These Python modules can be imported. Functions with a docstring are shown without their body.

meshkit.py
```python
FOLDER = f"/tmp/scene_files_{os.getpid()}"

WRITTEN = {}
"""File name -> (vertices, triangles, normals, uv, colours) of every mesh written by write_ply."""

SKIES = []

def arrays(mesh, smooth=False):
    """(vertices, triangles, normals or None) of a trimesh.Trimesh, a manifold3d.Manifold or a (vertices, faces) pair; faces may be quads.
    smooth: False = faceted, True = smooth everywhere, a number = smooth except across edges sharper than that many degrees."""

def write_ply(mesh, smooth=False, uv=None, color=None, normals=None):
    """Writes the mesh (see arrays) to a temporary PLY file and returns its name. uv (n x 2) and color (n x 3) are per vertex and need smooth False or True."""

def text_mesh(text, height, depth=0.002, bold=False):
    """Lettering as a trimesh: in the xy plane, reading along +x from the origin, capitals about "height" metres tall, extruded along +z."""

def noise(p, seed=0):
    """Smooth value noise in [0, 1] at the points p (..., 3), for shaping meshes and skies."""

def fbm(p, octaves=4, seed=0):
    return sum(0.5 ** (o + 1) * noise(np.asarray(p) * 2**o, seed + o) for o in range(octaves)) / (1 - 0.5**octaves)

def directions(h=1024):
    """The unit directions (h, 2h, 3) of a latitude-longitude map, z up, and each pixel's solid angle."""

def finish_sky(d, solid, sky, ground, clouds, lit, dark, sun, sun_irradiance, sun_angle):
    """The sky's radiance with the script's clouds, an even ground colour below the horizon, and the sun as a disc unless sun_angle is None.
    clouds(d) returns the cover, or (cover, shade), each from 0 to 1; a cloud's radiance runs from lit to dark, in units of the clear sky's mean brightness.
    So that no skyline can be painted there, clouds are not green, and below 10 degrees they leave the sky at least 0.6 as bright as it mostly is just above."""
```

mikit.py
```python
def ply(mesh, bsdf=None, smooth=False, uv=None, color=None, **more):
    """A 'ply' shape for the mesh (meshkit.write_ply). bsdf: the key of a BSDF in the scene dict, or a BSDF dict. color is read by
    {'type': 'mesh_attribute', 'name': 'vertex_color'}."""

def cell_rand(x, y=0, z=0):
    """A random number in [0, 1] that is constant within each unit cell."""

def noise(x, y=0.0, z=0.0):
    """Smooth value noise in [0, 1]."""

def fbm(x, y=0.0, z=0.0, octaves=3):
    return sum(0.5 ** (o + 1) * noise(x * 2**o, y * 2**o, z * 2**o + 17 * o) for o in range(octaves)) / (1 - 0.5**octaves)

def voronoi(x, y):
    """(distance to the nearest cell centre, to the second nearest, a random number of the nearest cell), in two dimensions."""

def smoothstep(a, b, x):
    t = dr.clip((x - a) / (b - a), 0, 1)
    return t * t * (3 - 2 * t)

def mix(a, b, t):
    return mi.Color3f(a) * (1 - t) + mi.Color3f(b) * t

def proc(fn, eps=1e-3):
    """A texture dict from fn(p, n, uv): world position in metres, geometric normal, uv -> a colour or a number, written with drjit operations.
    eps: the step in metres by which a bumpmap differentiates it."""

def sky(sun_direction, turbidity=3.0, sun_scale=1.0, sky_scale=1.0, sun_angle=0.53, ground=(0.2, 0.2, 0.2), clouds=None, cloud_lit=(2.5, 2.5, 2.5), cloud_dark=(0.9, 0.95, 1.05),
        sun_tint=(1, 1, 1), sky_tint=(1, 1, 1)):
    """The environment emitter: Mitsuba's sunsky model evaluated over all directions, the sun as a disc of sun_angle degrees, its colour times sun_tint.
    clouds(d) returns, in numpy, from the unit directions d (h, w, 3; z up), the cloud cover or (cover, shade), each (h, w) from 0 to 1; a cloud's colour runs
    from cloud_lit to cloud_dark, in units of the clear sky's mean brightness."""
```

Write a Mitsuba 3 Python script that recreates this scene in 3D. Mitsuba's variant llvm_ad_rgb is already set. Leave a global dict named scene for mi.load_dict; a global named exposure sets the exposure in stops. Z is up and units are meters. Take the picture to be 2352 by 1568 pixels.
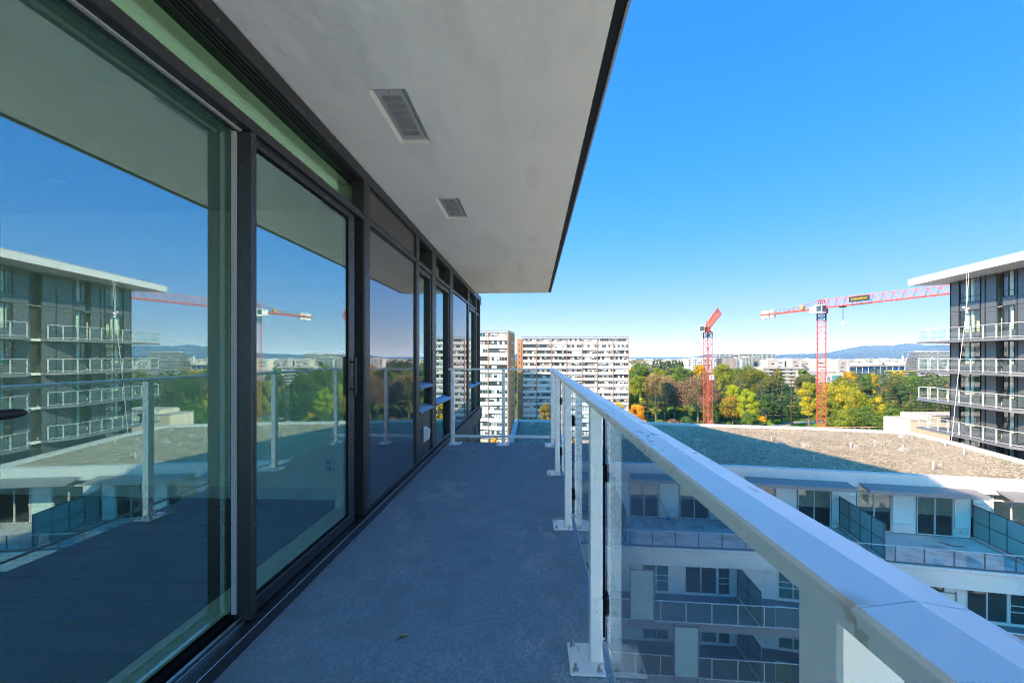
import math, random
import numpy as np
import trimesh, shapely
from shapely.geometry import Polygon, box as sbox
import drjit as dr
import mitsuba as mi
import mikit, meshkit
from mikit import proc, noise, fbm, voronoi, cell_rand, smoothstep, mix

random.seed(7)
RNG = np.random.default_rng(7)
T = mi.ScalarTransform4f
scene, labels = {}, {}
CZ = 31.0                       # eye height above the ground; heights below are relative to the eye unless 'ground'

# ---------------------------------------------------------------- camera, sky, exposure
PSI = math.atan(49 / 960.0)
FWD = (-math.sin(PSI), math.cos(PSI), 0.0)
scene['camera'] = {
    'type': 'perspective', 'fov': 2 * math.degrees(math.atan(1176 / 960.0)), 'fov_axis': 'x',
    'principal_point_offset_x': 0.0, 'principal_point_offset_y': -35 / 1568.0,
    'near_clip': 0.02, 'far_clip': 60000.0,
    'to_world': T().look_at(origin=[0, 0, CZ], target=[FWD[0], FWD[1], CZ], up=[0, 0, 1]),
}
SUN = (-1.2, -0.8, 1.0)
def veil(d):                    # the pale milky veil that a clear sky carries low over the horizon, all the way round
    el = np.degrees(np.arcsin(np.clip(d[..., 2], 0, 1)))
    return 0.62 * np.exp(-el / 5.5) * (0.92 + 0.16 * meshkit.fbm(d * np.array([3, 3, 14]), 3, 5))
scene['sky'] = mikit.sky(SUN, turbidity=9.5, sun_scale=0.68, sun_tint=(1.10, 1.0, 0.86), sky_tint=(0.040, 0.250, 0.55), ground=(0.14, 0.14, 0.13), clouds=veil, cloud_lit=(1.75, 1.62, 1.5), cloud_dark=(1.2, 1.2, 1.2))
exposure = 4.5

# ---------------------------------------------------------------- materials
def D(rgb): return {'type': 'rgb', 'value': list(rgb)}
def diff(rgb): return {'type': 'twosided', 'b': {'type': 'diffuse', 'reflectance': D(rgb) if not isinstance(rgb, dict) else rgb}}
def rplast(rgb, a=0.25, ior=1.5): return {'type': 'twosided', 'b': {'type': 'roughplastic', 'distribution': 'ggx', 'alpha': a, 'int_ior': ior, 'diffuse_reflectance': D(rgb) if not isinstance(rgb, dict) else rgb}}
def bump(tex, scale, inner): return {'type': 'twosided', 'b': {'type': 'bumpmap', 'arbitrary': tex, 'scale': scale, 'b': inner}}
def glass(ior, t): return {'type': 'thindielectric', 'int_ior': ior, 'specular_transmittance': D(t)}

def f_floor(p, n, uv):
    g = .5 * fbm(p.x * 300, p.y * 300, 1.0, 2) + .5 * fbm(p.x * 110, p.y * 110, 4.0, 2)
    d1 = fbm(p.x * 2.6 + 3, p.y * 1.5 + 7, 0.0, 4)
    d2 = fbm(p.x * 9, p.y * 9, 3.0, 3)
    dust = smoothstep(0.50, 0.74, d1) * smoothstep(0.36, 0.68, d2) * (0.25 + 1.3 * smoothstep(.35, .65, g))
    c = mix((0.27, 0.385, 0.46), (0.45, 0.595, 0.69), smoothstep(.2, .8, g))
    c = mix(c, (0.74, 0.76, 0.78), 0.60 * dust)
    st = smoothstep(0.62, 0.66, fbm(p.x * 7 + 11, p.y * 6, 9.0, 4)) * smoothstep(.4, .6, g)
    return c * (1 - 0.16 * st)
def f_floor_h(p, n, uv): return fbm(p.x * 130, p.y * 130, 0.0, 3)
def f_soffit(p, n, uv):
    a = fbm(p.x * 2.2, p.y * 1.6, 4.0, 4); b = fbm(p.x * 38, p.y * 38, 1.0, 3)
    s = smoothstep(.60, .78, fbm(p.x * 5 + 5, p.y * 1.2, 2.0, 3))
    return mix((0.80, 0.785, 0.74), (0.92, 0.905, 0.86), a * 0.7 + b * 0.3) * (1 - 0.07 * s)
def f_soffit_h(p, n, uv): return fbm(p.x * 22, p.y * 14, 0.0, 4) + 0.3 * fbm(p.x * 120, p.y * 120, 2.0, 2)
def f_gravel(p, n, uv):
    d, e, r = voronoi(p.x * 8, p.y * 8)
    d2, e2, r2 = voronoi(p.x * 17 + 7, p.y * 17)
    c = mix((0.13, 0.115, 0.092), (0.66, 0.61, 0.475), smoothstep(.08, .85, r) * 0.55 + 0.45 * r2)
    c = mix(c, (0.035, 0.033, 0.030), smoothstep(0.74, 0.84, r2) * 0.85)
    c = mix(c, (0.04, 0.037, 0.033), smoothstep(0.12, 0.03, e - d) * 0.7)
    big = fbm(p.x * 0.5, p.y * 0.5, 1.0, 3)
    return c * (0.68 + 0.28 * big)
def f_gravel_h(p, n, uv):
    d, e, r = voronoi(p.x * 9, p.y * 9)
    return (e - d) * (0.4 + r)
def f_rail(p, n, uv):
    near = smoothstep(.52, .60, fbm(p.x * 6 + 2, p.y * 5 + 1, 3.0, 2))
    s = smoothstep(0.66, 0.69, fbm(p.x * 48, p.y * 17, p.z * 60, 4)) * near
    sp = smoothstep(0.70, 0.73, fbm(p.x * 210, p.y * 150, p.z * 200, 2)) * smoothstep(.53, .60, fbm(p.x * 9 + 4, p.y * 7, 5.0, 2))
    ru = smoothstep(.60, .66, fbm(p.x * 60, p.y * 60, p.z * 60, 3)) * smoothstep(.030, .004, dr.abs(p.y - .289)) * smoothstep(.232, .218, p.x)
    c = mix((0.84, 0.815, 0.77), (0.90, 0.875, 0.83), fbm(p.x * 12, p.y * 12, p.z * 12, 3))
    c = mix(c, (0.24, 0.22, 0.21), 0.60 * s)
    return mix(mix(c, (0.30, 0.17, 0.08), 0.75 * sp), (0.42, 0.26, 0.12), .45 * ru)
def f_brick(p, n, uv):
    r = cell_rand(dr.floor((p.x + p.y) * 4.4), dr.floor(p.z * 12), 0)
    return mix((0.33, 0.17, 0.08), (0.48, 0.27, 0.14), r * .6 + .4 * fbm(p.x * .5, p.y * .5, p.z * .5, 3))
def f_brick_dull(p, n, uv):
    r = cell_rand(dr.floor((p.x + p.y) * 4.4), dr.floor(p.z * 12), 0)
    return mix((0.36, 0.22, 0.12), (0.56, 0.37, 0.22), r * .7 + .3 * fbm(p.x * .5, p.y * .5, p.z * .5, 3))
def f_white(p, n, uv):
    a = fbm(p.x * .9, p.y * .9, p.z * 2.5, 4)
    s = smoothstep(.62, .8, fbm((p.x + p.y) * 3.2, p.z * .35, 1.0, 3))
    return mix((0.80, 0.80, 0.79), (0.89, 0.89, 0.88), a) * (1 - .08 * s)
def f_concrete(p, n, uv):
    return mix((0.42, 0.385, 0.34), (0.62, 0.575, 0.51), fbm(p.x * .13, p.y * .13, p.z * .4, 4))
def f_paver(p, n, uv):
    a = fbm(p.x * 3, p.y * 3, 1.0, 4); g = fbm(p.x * 60, p.y * 60, 1.0, 2)
    s = smoothstep(.52, .74, fbm(p.x * 1.1 + 4, p.y * 1.1, 2.0, 4))
    return mix((0.30, 0.31, 0.33), (0.47, 0.48, 0.50), a * .6 + g * .4) * (1 - .35 * s)
def f_ground(p, n, uv):
    a = fbm(p.x * .035, p.y * .035, 1.0, 4); b = fbm(p.x * .9, p.y * .9, 2.0, 3); d = fbm(p.x * .012 + 3, p.y * .012, 5.0, 3)
    g = mix((0.050, 0.085, 0.022), (0.11, 0.15, 0.035), b)
    lv = smoothstep(.52, .60, a) * smoothstep(.35, .6, b)
    c = mix(g, (0.17, 0.115, 0.055), lv)
    return mix(c, (0.16, 0.15, 0.13), smoothstep(.60, .68, d))
def f_lawn(p, n, uv): return mix((0.085, 0.19, 0.018), (0.17, 0.27, 0.035), fbm(p.x * 1.1, p.y * 1.1, 0.0, 4))
def f_plank(p, n, uv):
    r = cell_rand(dr.floor((p.y + 20) / 0.19), 1, 1); g = fbm(p.x * 6, p.y * 90, 2.0, 4)
    return mix((0.030, 0.028, 0.026), (0.060, 0.055, 0.050), .5 * r + .5 * g)
def f_hill(p, n, uv):
    return mix((0.022, 0.036, 0.022), (0.05, 0.066, 0.036), fbm(p.x * .004, p.y * .004, p.z * .01, 5))
def f_trunk(p, n, uv): return mix((0.06, 0.045, 0.035), (0.24, 0.19, 0.15), fbm(p.x * 3, p.y * 3, p.z * .9, 3))
def f_screen(p, n, uv): return mix((0.30, 0.44, 0.43), (0.40, 0.54, 0.52), fbm(p.x * 1.2, p.y * 1.2, p.z * 1.2, 3))
def f_frame(p, n, uv):
    sc = smoothstep(.78, .80, fbm(p.x * 120, p.y * 120, p.z * 45, 3)) * smoothstep(.5, .62, fbm(p.x * 8, p.y * 8, p.z * 3, 2))
    du = fbm(p.x * 30, p.y * 30, p.z * 12, 3)
    return mix(mix((0.016, 0.017, 0.019), (0.028, 0.029, 0.032), du), (0.30, 0.29, 0.28), .6 * sc)

M = {
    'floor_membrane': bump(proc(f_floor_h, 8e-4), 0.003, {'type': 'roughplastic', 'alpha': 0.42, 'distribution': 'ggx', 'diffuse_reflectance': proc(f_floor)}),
    'sill_metal': {'type': 'twosided', 'b': {'type': 'roughconductor', 'alpha': 0.12, 'specular_reflectance': D((0.34, 0.38, 0.44))}},
    'stucco': bump(proc(f_soffit_h, 2e-3), 0.0045, {'type': 'diffuse', 'reflectance': proc(f_soffit)}),
    'gravel': bump(proc(f_gravel_h, 8e-3), 0.05, {'type': 'diffuse', 'reflectance': proc(f_gravel)}),
    'rail_paint': {'type': 'twosided', 'b': {'type': 'principled', 'metallic': 0.22, 'roughness': 0.33, 'specular': 0.6, 'base_color': proc(f_rail)}},
    'frame_black': {'type': 'twosided', 'b': {'type': 'roughplastic', 'alpha': 0.17, 'int_ior': 1.6, 'distribution': 'ggx', 'diffuse_reflectance': proc(f_frame)}},
    'frame_matte': rplast((0.022, 0.022, 0.024), 0.35),
    'gasket': diff((0.012, 0.012, 0.013)),
    'silver': {'type': 'twosided', 'b': {'type': 'roughconductor', 'alpha': 0.22, 'specular_reflectance': D((0.78, 0.78, 0.80))}},
    'seal_white': rplast((0.55, 0.55, 0.54), 0.4),
    'coated_glass': {'type': 'thindielectric', 'int_ior': 3.2, 'specular_transmittance': D((0.62, 0.90, 0.74)), 'specular_reflectance': D((0.72, 0.95, 0.92))},
    'transom_glass': glass(1.55, (0.62, 0.86, 0.68)),
    'clear_glass': glass(1.36, (0.86, 0.95, 0.96)), 'rail_glass': glass(1.5, (0.76, 0.92, 0.97)),
    'green_glass': glass(1.62, (0.86, 1.0, 0.92)),
    'dark_panel': {'type': 'twosided', 'b': {'type': 'plastic', 'int_ior': 3.4, 'diffuse_reflectance': D((0.018, 0.021, 0.026))}},
    'dust': diff((0.58, 0.60, 0.62)),
    'white_panel': {'type': 'twosided', 'b': {'type': 'roughplastic', 'alpha': 0.35, 'distribution': 'ggx', 'diffuse_reflectance': proc(f_white)}},
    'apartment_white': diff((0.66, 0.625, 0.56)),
    'white_metal': rplast((0.74, 0.74, 0.74), 0.3),
    'flashing': rplast((0.55, 0.56, 0.58), 0.3),
    'awning_grey': rplast((0.30, 0.32, 0.35), 0.35),
    'frost': rplast((0.60, 0.72, 0.71), 0.14),
    'screen_frost': {'type': 'twosided', 'b': {'type': 'roughplastic', 'alpha': 0.22, 'distribution': 'ggx', 'diffuse_reflectance': proc(f_screen)}},
    'slate_metal': rplast((0.085, 0.115, 0.15), 0.3),
    'edge_grey': rplast((0.23, 0.25, 0.28), 0.4),
    'edge_grey2': diff((0.34, 0.33, 0.31)),
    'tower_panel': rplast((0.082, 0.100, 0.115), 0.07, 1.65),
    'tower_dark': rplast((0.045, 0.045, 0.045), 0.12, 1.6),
    'window_dark': {'type': 'twosided', 'b': {'type': 'plastic', 'int_ior': 1.9, 'diffuse_reflectance': D((0.03, 0.04, 0.04))}},
    'window_green': {'type': 'twosided', 'b': {'type': 'plastic', 'int_ior': 2.0, 'diffuse_reflectance': D((0.045, 0.075, 0.065))}},
    'window_teal': {'type': 'twosided', 'b': {'type': 'plastic', 'int_ior': 1.7, 'diffuse_reflectance': D((0.06, 0.13, 0.12))}},
    'window_blue': {'type': 'twosided', 'b': {'type': 'plastic', 'int_ior': 1.9, 'diffuse_reflectance': D((0.10, 0.14, 0.16))}},
    'curtain': diff((0.52, 0.50, 0.44)),
    'curtain_dim': diff((0.26, 0.25, 0.23)),
    'brick': diff(proc(f_brick)), 'brick_dull': diff(proc(f_brick_dull)),
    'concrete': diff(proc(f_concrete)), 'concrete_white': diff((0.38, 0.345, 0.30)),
    'paver': diff(proc(f_paver)),
    'ground': diff(proc(f_ground)), 'lawn': diff(proc(f_lawn)), 'path': diff((0.36, 0.34, 0.31)), 'paving': diff((0.52, 0.50, 0.455)), 'asphalt': diff((0.06, 0.06, 0.06)),
    'sea': {'type': 'twosided', 'b': {'type': 'roughplastic', 'alpha': 0.3, 'int_ior': 1.33, 'diffuse_reflectance': D((0.03, 0.07, 0.14))}},
    'hill': diff(proc(f_hill)),
    'room_paint': diff((0.72, 0.69, 0.62)), 'plank': rplast(proc(f_plank), 0.3),
    'blind': diff((0.72, 0.74, 0.68)),
    'white_plastic': rplast((0.78, 0.78, 0.78), 0.2), 'black': rplast((0.012, 0.012, 0.013), 0.2),
    'crane_red': rplast((0.60, 0.085, 0.05), 0.3), 'crane_pink': rplast((0.72, 0.20, 0.15), 0.35), 'crane_dark': rplast((0.05, 0.065, 0.10), 0.3),
    'drum_orange': rplast((0.70, 0.42, 0.16), 0.4), 'sign_yellow': diff((0.80, 0.55, 0.04)), 'yellow': rplast((0.72, 0.58, 0.03), 0.4), 'blue': rplast((0.02, 0.16, 0.55), 0.3),
    'tan_wall': diff((0.60, 0.47, 0.33)), 'wood': diff((0.42, 0.27, 0.15)),
    'trunk': diff(proc(f_trunk)),
    'leaf': {'type': 'principledthin', 'base_color': {'type': 'mesh_attribute', 'name': 'vertex_color'}, 'roughness': 0.6, 'diff_trans': 0.55, 'spec_trans': 0.0},
    'teal': rplast((0.06, 0.22, 0.22), 0.2), 'roof_white': diff((0.52, 0.505, 0.48)),
    'steel': {'type': 'twosided', 'b': {'type': 'roughconductor', 'alpha': 0.3, 'specular_reflectance': D((0.55, 0.53, 0.50))}},
    'condo_green': rplast((0.40, 0.46, 0.43), 0.25),
}
scene.update({'mat_' + k: v for k, v in M.items()})

# ---------------------------------------------------------------- helpers
class MB:
    """Collects pieces of one mesh. fr: local frame (origin, u, v) for box()/bar()/poly()."""
    def __init__(s, fr=None): s.v, s.f, s.n, s.fr = [], [], 0, fr
    def W(s, P):
        P = np.asarray(P, float)
        if s.fr is None: return P
        o, u, v = s.fr
        return np.column_stack([o[0] + P[:, 0] * u[0] + P[:, 1] * v[0], o[1] + P[:, 0] * u[1] + P[:, 1] * v[1], P[:, 2]])
    def raw(s, v, f):
        s.v.append(np.asarray(v, float)); s.f.append(np.asarray(f, int) + s.n); s.n += len(v); return s
    def box(s, x0, x1, y0, y1, z0, z1):
        P = [[x, y, z] for x in (x0, x1) for y in (y0, y1) for z in (z0, z1)]
        F = [[0, 1, 3], [0, 3, 2], [4, 6, 7], [4, 7, 5], [0, 4, 5], [0, 5, 1], [2, 3, 7], [2, 7, 6], [0, 2, 6], [0, 6, 4], [1, 5, 7], [1, 7, 3]]
        return s.raw(s.W(P), F)
    def cbox(s, x0, x1, y0, y1, z0, z1, c=0.004):
        P = []
        for a in (0, 1, 2):
            for i in range(8):
                q = [[x0, x1][i & 1], [y0, y1][(i >> 1) & 1], [z0, z1][(i >> 2) & 1]]
                sgn = [1 - 2 * (i & 1), 1 - 2 * ((i >> 1) & 1), 1 - 2 * ((i >> 2) & 1)]
                for b in range(3):
                    if b != a: q[b] += sgn[b] * c
                P.append(q)
        h = trimesh.convex.convex_hull(np.array(P))
        return s.raw(s.W(h.vertices), h.faces)
    def bar(s, p, q, w, h=None):
        h = h or w
        p, q = s.W([p, q]); d = q - p; L = np.linalg.norm(d); d /= L
        up = np.array([0, 0, 1.0]) if abs(d[2]) < 0.95 else np.array([0, 1.0, 0])
        a = np.cross(up, d); a /= np.linalg.norm(a); b = np.cross(d, a)
        P = [o + sx * a * w / 2 + sy * b * h / 2 for o in (p, q) for sx, sy in ((-1, -1), (1, -1), (1, 1), (-1, 1))]
        F = [[0, 2, 1], [0, 3, 2], [4, 5, 6], [4, 6, 7]]
        for i in range(4):
            j = (i + 1) % 4; F += [[i, j, j + 4], [i, j + 4, i + 4]]
        return s.raw(P, F)
    def tube(s, pts, rad, n=8, cap=True):
        pts = np.asarray(pts, float); pts = s.W(pts); rad = np.broadcast_to(rad, (len(pts),))
        t = np.gradient(pts, axis=0); t /= np.linalg.norm(t, axis=1, keepdims=True) + 1e-12
        a = np.cross(t, np.where(np.abs(t[:, 2:]) < 0.9, [0, 0, 1.0], [1.0, 0, 0])); a /= np.linalg.norm(a, axis=1, keepdims=True) + 1e-12
        b = np.cross(t, a); an = np.arange(n) * 2 * np.pi / n
        V = (pts[:, None] + rad[:, None, None] * (np.cos(an)[None, :, None] * a[:, None] + np.sin(an)[None, :, None] * b[:, None])).reshape(-1, 3)
        F = []
        for i in range(len(pts) - 1):
            for j in range(n):
                k = (j + 1) % n; F += [[i * n + j, (i + 1) * n + k, i * n + k], [i * n + j, (i + 1) * n + j, (i + 1) * n + k]]
        if cap:
            V = np.vstack([V, pts[0], pts[-1]]); m = len(pts)
            for j in range(n):
                k = (j + 1) % n; F += [[m * n, j, k], [m * n + 1, (m - 1) * n + k, (m - 1) * n + j]]
        return s.raw(V, F)
    def prism(s, poly, z0, z1):
        g = poly if isinstance(poly, Polygon) else Polygon(poly)
        m = trimesh.creation.extrude_polygon(g, z1 - z0, engine='earcut')
        v = np.array(m.vertices); v[:, 2] += z0
        return s.raw(s.W(v), m.faces)
    def mesh(s, m):
        return s.raw(s.W(np.array(m.vertices)), m.faces)
    def quad(s, a, b, c, d): return s.raw(s.W([a, b, c, d]), [[0, 1, 2], [0, 2, 3]])
    def get(s):
        v = np.vstack(s.v) + [0, 0, CZ]
        m = trimesh.Trimesh(v, np.vstack(s.f), process=False)
        return m

USED = {}
def numbered(key):
    if key not in USED: USED[key] = 0; return key
    while True:
        USED[key] += 1; k = '%s_%03d' % (key, USED[key])
        if k not in USED: USED[k] = 0; return k
def thing(name, label, cat, group=None):
    k = numbered(name); labels[k] = {'label': label, 'category': cat}
    if group: labels[k]['group'] = group
    return k
def obj(name, mb, bsdf, parent=None, label=None, kind=None, smooth=False, color=None):
    k = numbered(parent + '__' + name if parent else name)
    m = mb.get() if isinstance(mb, MB) else mb
    scene[k] = mikit.ply(m, 'mat_' + bsdf, smooth=smooth, **({'color': color} if color is not None else {}))
    if label or kind:
        labels.setdefault(k, {})
        if label: labels[k]['label'] = label
        if kind: labels[k]['kind'] = kind
    return k
def solo(name, mb, bsdf, label, cat, group=None, **kw):
    k = obj(name, mb, bsdf, label=label, **kw); labels[k]['category'] = cat
    if group: labels[k]['group'] = group
    return k
def struct(name, mb, bsdf, label, cat, parent=None, **kw):
    k = obj(name, mb, bsdf, parent, label=label, kind='structure', **kw); labels[k]['category'] = cat; return k
def bx(*a, fr=None, c=None):
    m = MB(fr); return m.cbox(*a, c=c) if c else m.box(*a)
def frame_of(a, b):
    a, b = np.array(a, float), np.array(b, float); d = (b - a) / np.linalg.norm(b - a)
    return (a, d, np.array([-d[1], d[0]]))
GZ = -CZ     # ground level

# ================================================================ GROUND, SEA, MOUNTAINS
g = MB(); g.quad([-9000, -3000, GZ], [9000, -3000, GZ], [9000, 5600, GZ], [-9000, 5600, GZ])
struct('ground', g, 'ground', 'broad flat ground of park grass and fallen leaves stretching away', 'ground')
g = MB(); g.quad([-30000, 5600, GZ - .5], [40000, 5600, GZ - .5], [40000, 40000, GZ - .5], [-30000, 40000, GZ - .5])
struct('sea', g, 'sea', 'thin strip of blue sea along the horizon', 'sea')
g = MB(); g.prism([(98, 168), (128, 166), (150, 196), (118, 214), (96, 200)], GZ - .2, GZ + .012)
struct('lawn', g, 'lawn', 'bright green sunlit lawn among the park trees', 'lawn')
g = MB(); g.prism([(92, 178), (98, 176), (108, 190), (124, 201), (150, 208), (149, 211), (122, 205), (104, 193)], GZ - .2, GZ + .024)
struct('path', g, 'path', 'pale footpath curving across the lawn between the trees', 'path')
g = MB(); g.prism([(-60, -120), (150, -120), (150, 148), (60, 152), (-60, 140)], GZ - .2, GZ + .008)
struct('pavement', g, 'paving', 'unseen paving below the buildings, made pale to bounce sunlight onto the balcony ceiling', 'pavement')  # pale colour chosen to bounce sunlight up to the soffit

g = MB(); g.prism([(-2, -16), (32, -16), (32, 22), (-2, 24)], GZ - .2, GZ + .024)
struct('planting', g, 'ground', 'unseen dark ground added to darken reflections in the terrace glass', 'planting')  # unseen dark patch added so the terrace glass reflects a darkened court

def ridge(pts, Y0, depth, seed):
    pts = np.array(pts, float)
    xs = np.linspace(pts[0, 0], pts[-1, 0], 160); top = np.interp(xs, pts[:, 0], pts[:, 1])
    top = top + (meshkit.fbm(np.column_stack([xs / 260, xs * 0, xs * 0]), 4, seed) - .5) * 16
    rows = 12; V = []
    for j in range(rows):
        t = j / (rows - 1); h = (1 - (1 - t) ** 1.6)
        y = Y0 + depth * (t - 1) + (meshkit.fbm(np.column_stack([xs / 500, xs * 0 + j * .6, xs * 0]), 3, seed + 5) - .5) * 420 * (1 - t)
        z = np.minimum(GZ - 2 + (top - GZ) * h * (1 + (meshkit.fbm(np.column_stack([xs / 330, xs * 0 + j * .5, xs * 0]), 3, seed + 9) - .5) * .5 * (1 - t)), top)
        V.append(np.column_stack([xs, y, z]))
    V.append(np.column_stack([xs, xs * 0 + Y0 + depth * .6, xs * 0 + GZ - 2]))
    n = len(xs); F = []
    for j in range(rows):
        for i in range(n - 1): F += [[j * n + i, j * n + i + 1, (j + 1) * n + i + 1], [j * n + i, (j + 1) * n + i + 1, (j + 1) * n + i]]
    return MB().raw(np.vstack(V), F)
HILLS_A = [(3000, -31), (3578, -8), (3728, 46), (3840, 56), (3953, 40), (4178, 27), (4866, 30), (5466, 48), (5766, 66), (6140, 75), (6390, 90), (6515, 132), (6664, 162), (6889, 199), (7084, 241), (7339, 244),
           (7653, 232), (7758, 252), (7908, 282), (8013, 286), (8103, 252), (8192, 222), (8312, 244), (8477, 252), (9200, 262), (10200, 210), (11500, 250), (13500, 240), (16000, 180)]
HILLS_B = [(4900, -20), (5429, 22), (5616, 41), (5928, 66), (6228, 78), (6378, 91), (6490, 66), (6627, 66), (6727, 78), (6877, 122), (7052, 172), (7239, 203), (7489, 210), (7800, 191), (8600, 205), (9800, 150), (12000, 160), (14000, 90)]
HILLS_C = [(4300, -31), (4418, -14), (4460, 7), (4518, 19), (4576, 27), (4784, 12), (5200, 20), (5700, 10), (6300, -31)]
struct('mountains', ridge(HILLS_A, 9350, 1500, 3), 'hill', 'farthest blue hazy mountain range on the horizon', 'mountains', smooth=True)
struct('mountains', ridge(HILLS_B, 7830, 1100, 11), 'hill', 'nearer blue mountain ridge in front of the farthest range', 'mountains', smooth=True)
struct('hills', ridge(HILLS_C, 5240, 500, 21), 'hill', 'low dark wooded hill beside the control tower', 'hills', smooth=True)
struct('hills', ridge([(-900, -31), (-448, 1), (-353, 80), (-226, 17), (300, -12), (800, -31)], 9000, 600, 31), 'hill', 'small pale blue hill seen between the two white apartment blocks', 'hills', smooth=True)

# ================================================================ OUR BUILDING: balcony, soffit, hidden upper storeys
XG = -1.355          # outer glass plane of the window wall
FZ = -1.232          # balcony floor
SZ = 1.392           # soffit
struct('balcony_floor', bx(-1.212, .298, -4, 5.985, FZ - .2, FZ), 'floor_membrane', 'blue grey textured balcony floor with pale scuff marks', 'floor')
obj('edge_trim', bx(.298, .306, -4, 5.985, FZ - .2, FZ + .004), 'flashing', 'balcony_floor')
VENTS = ((-.865, -.664, 2.142, 2.694), (-.868, -.655, 3.648, 4.190))
sof = sbox(-1.40, -4, .322, 9.16)
for v_ in VENTS: sof = sof.difference(sbox(v_[0], v_[2], v_[1], v_[3]))
struct('balcony_ceiling', MB().prism(sof, SZ, SZ + .2), 'stucco', 'off white stucco ceiling slab over the balcony', 'ceiling')
m = MB(); m.box(.322, .372, -4, 9.16, SZ + .012, SZ + .2); obj('drip_edge', m, 'frame_matte', 'balcony_ceiling', label='dark metal strip along the ceiling slab edge')
m = MB(); m.box(.372, .383, -4, 9.165, SZ + .002, SZ + .21); obj('edge_flashing', m, 'flashing', 'balcony_ceiling')

bld = thing('apartment_tower', 'dark tower whose own balcony, window wall and floor slabs surround the viewer', 'building')
upper = [(.36, -3.5), (.36, 9.1), (-.45, 12.1), (-2.5, 19.3), (-6.6, 30.9), (-9.5, 39), (-20, 40), (-20, -3.5)]
for k in range(4):                                  # storeys above: slab and recessed wall
    z = SZ + 2.95 * k
    if k: obj('floor_slab', MB().prism(upper, z, z + .2), 'edge_grey', bld)
    obj('wall', MB().prism([(-1.45, -3.5), (-1.45, 11), (-2.9, 12.2), (-6.2, 30), (-19, 31), (-19, -3.5)], z + .202, z + 2.948), 'tower_dark', bld)
obj('roof', MB().prism(upper, SZ + 2.95 * 4, SZ + 2.95 * 4 + .45), 'white_panel', bld)
obj('floor_slab', MB().prism([(-1.4, 11.2), (-1.4, 3.8), (-19, 3.8), (-19, 31), (-6, 30), (-2.9, 12.2)], SZ, SZ + .2), 'edge_grey', bld)
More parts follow.
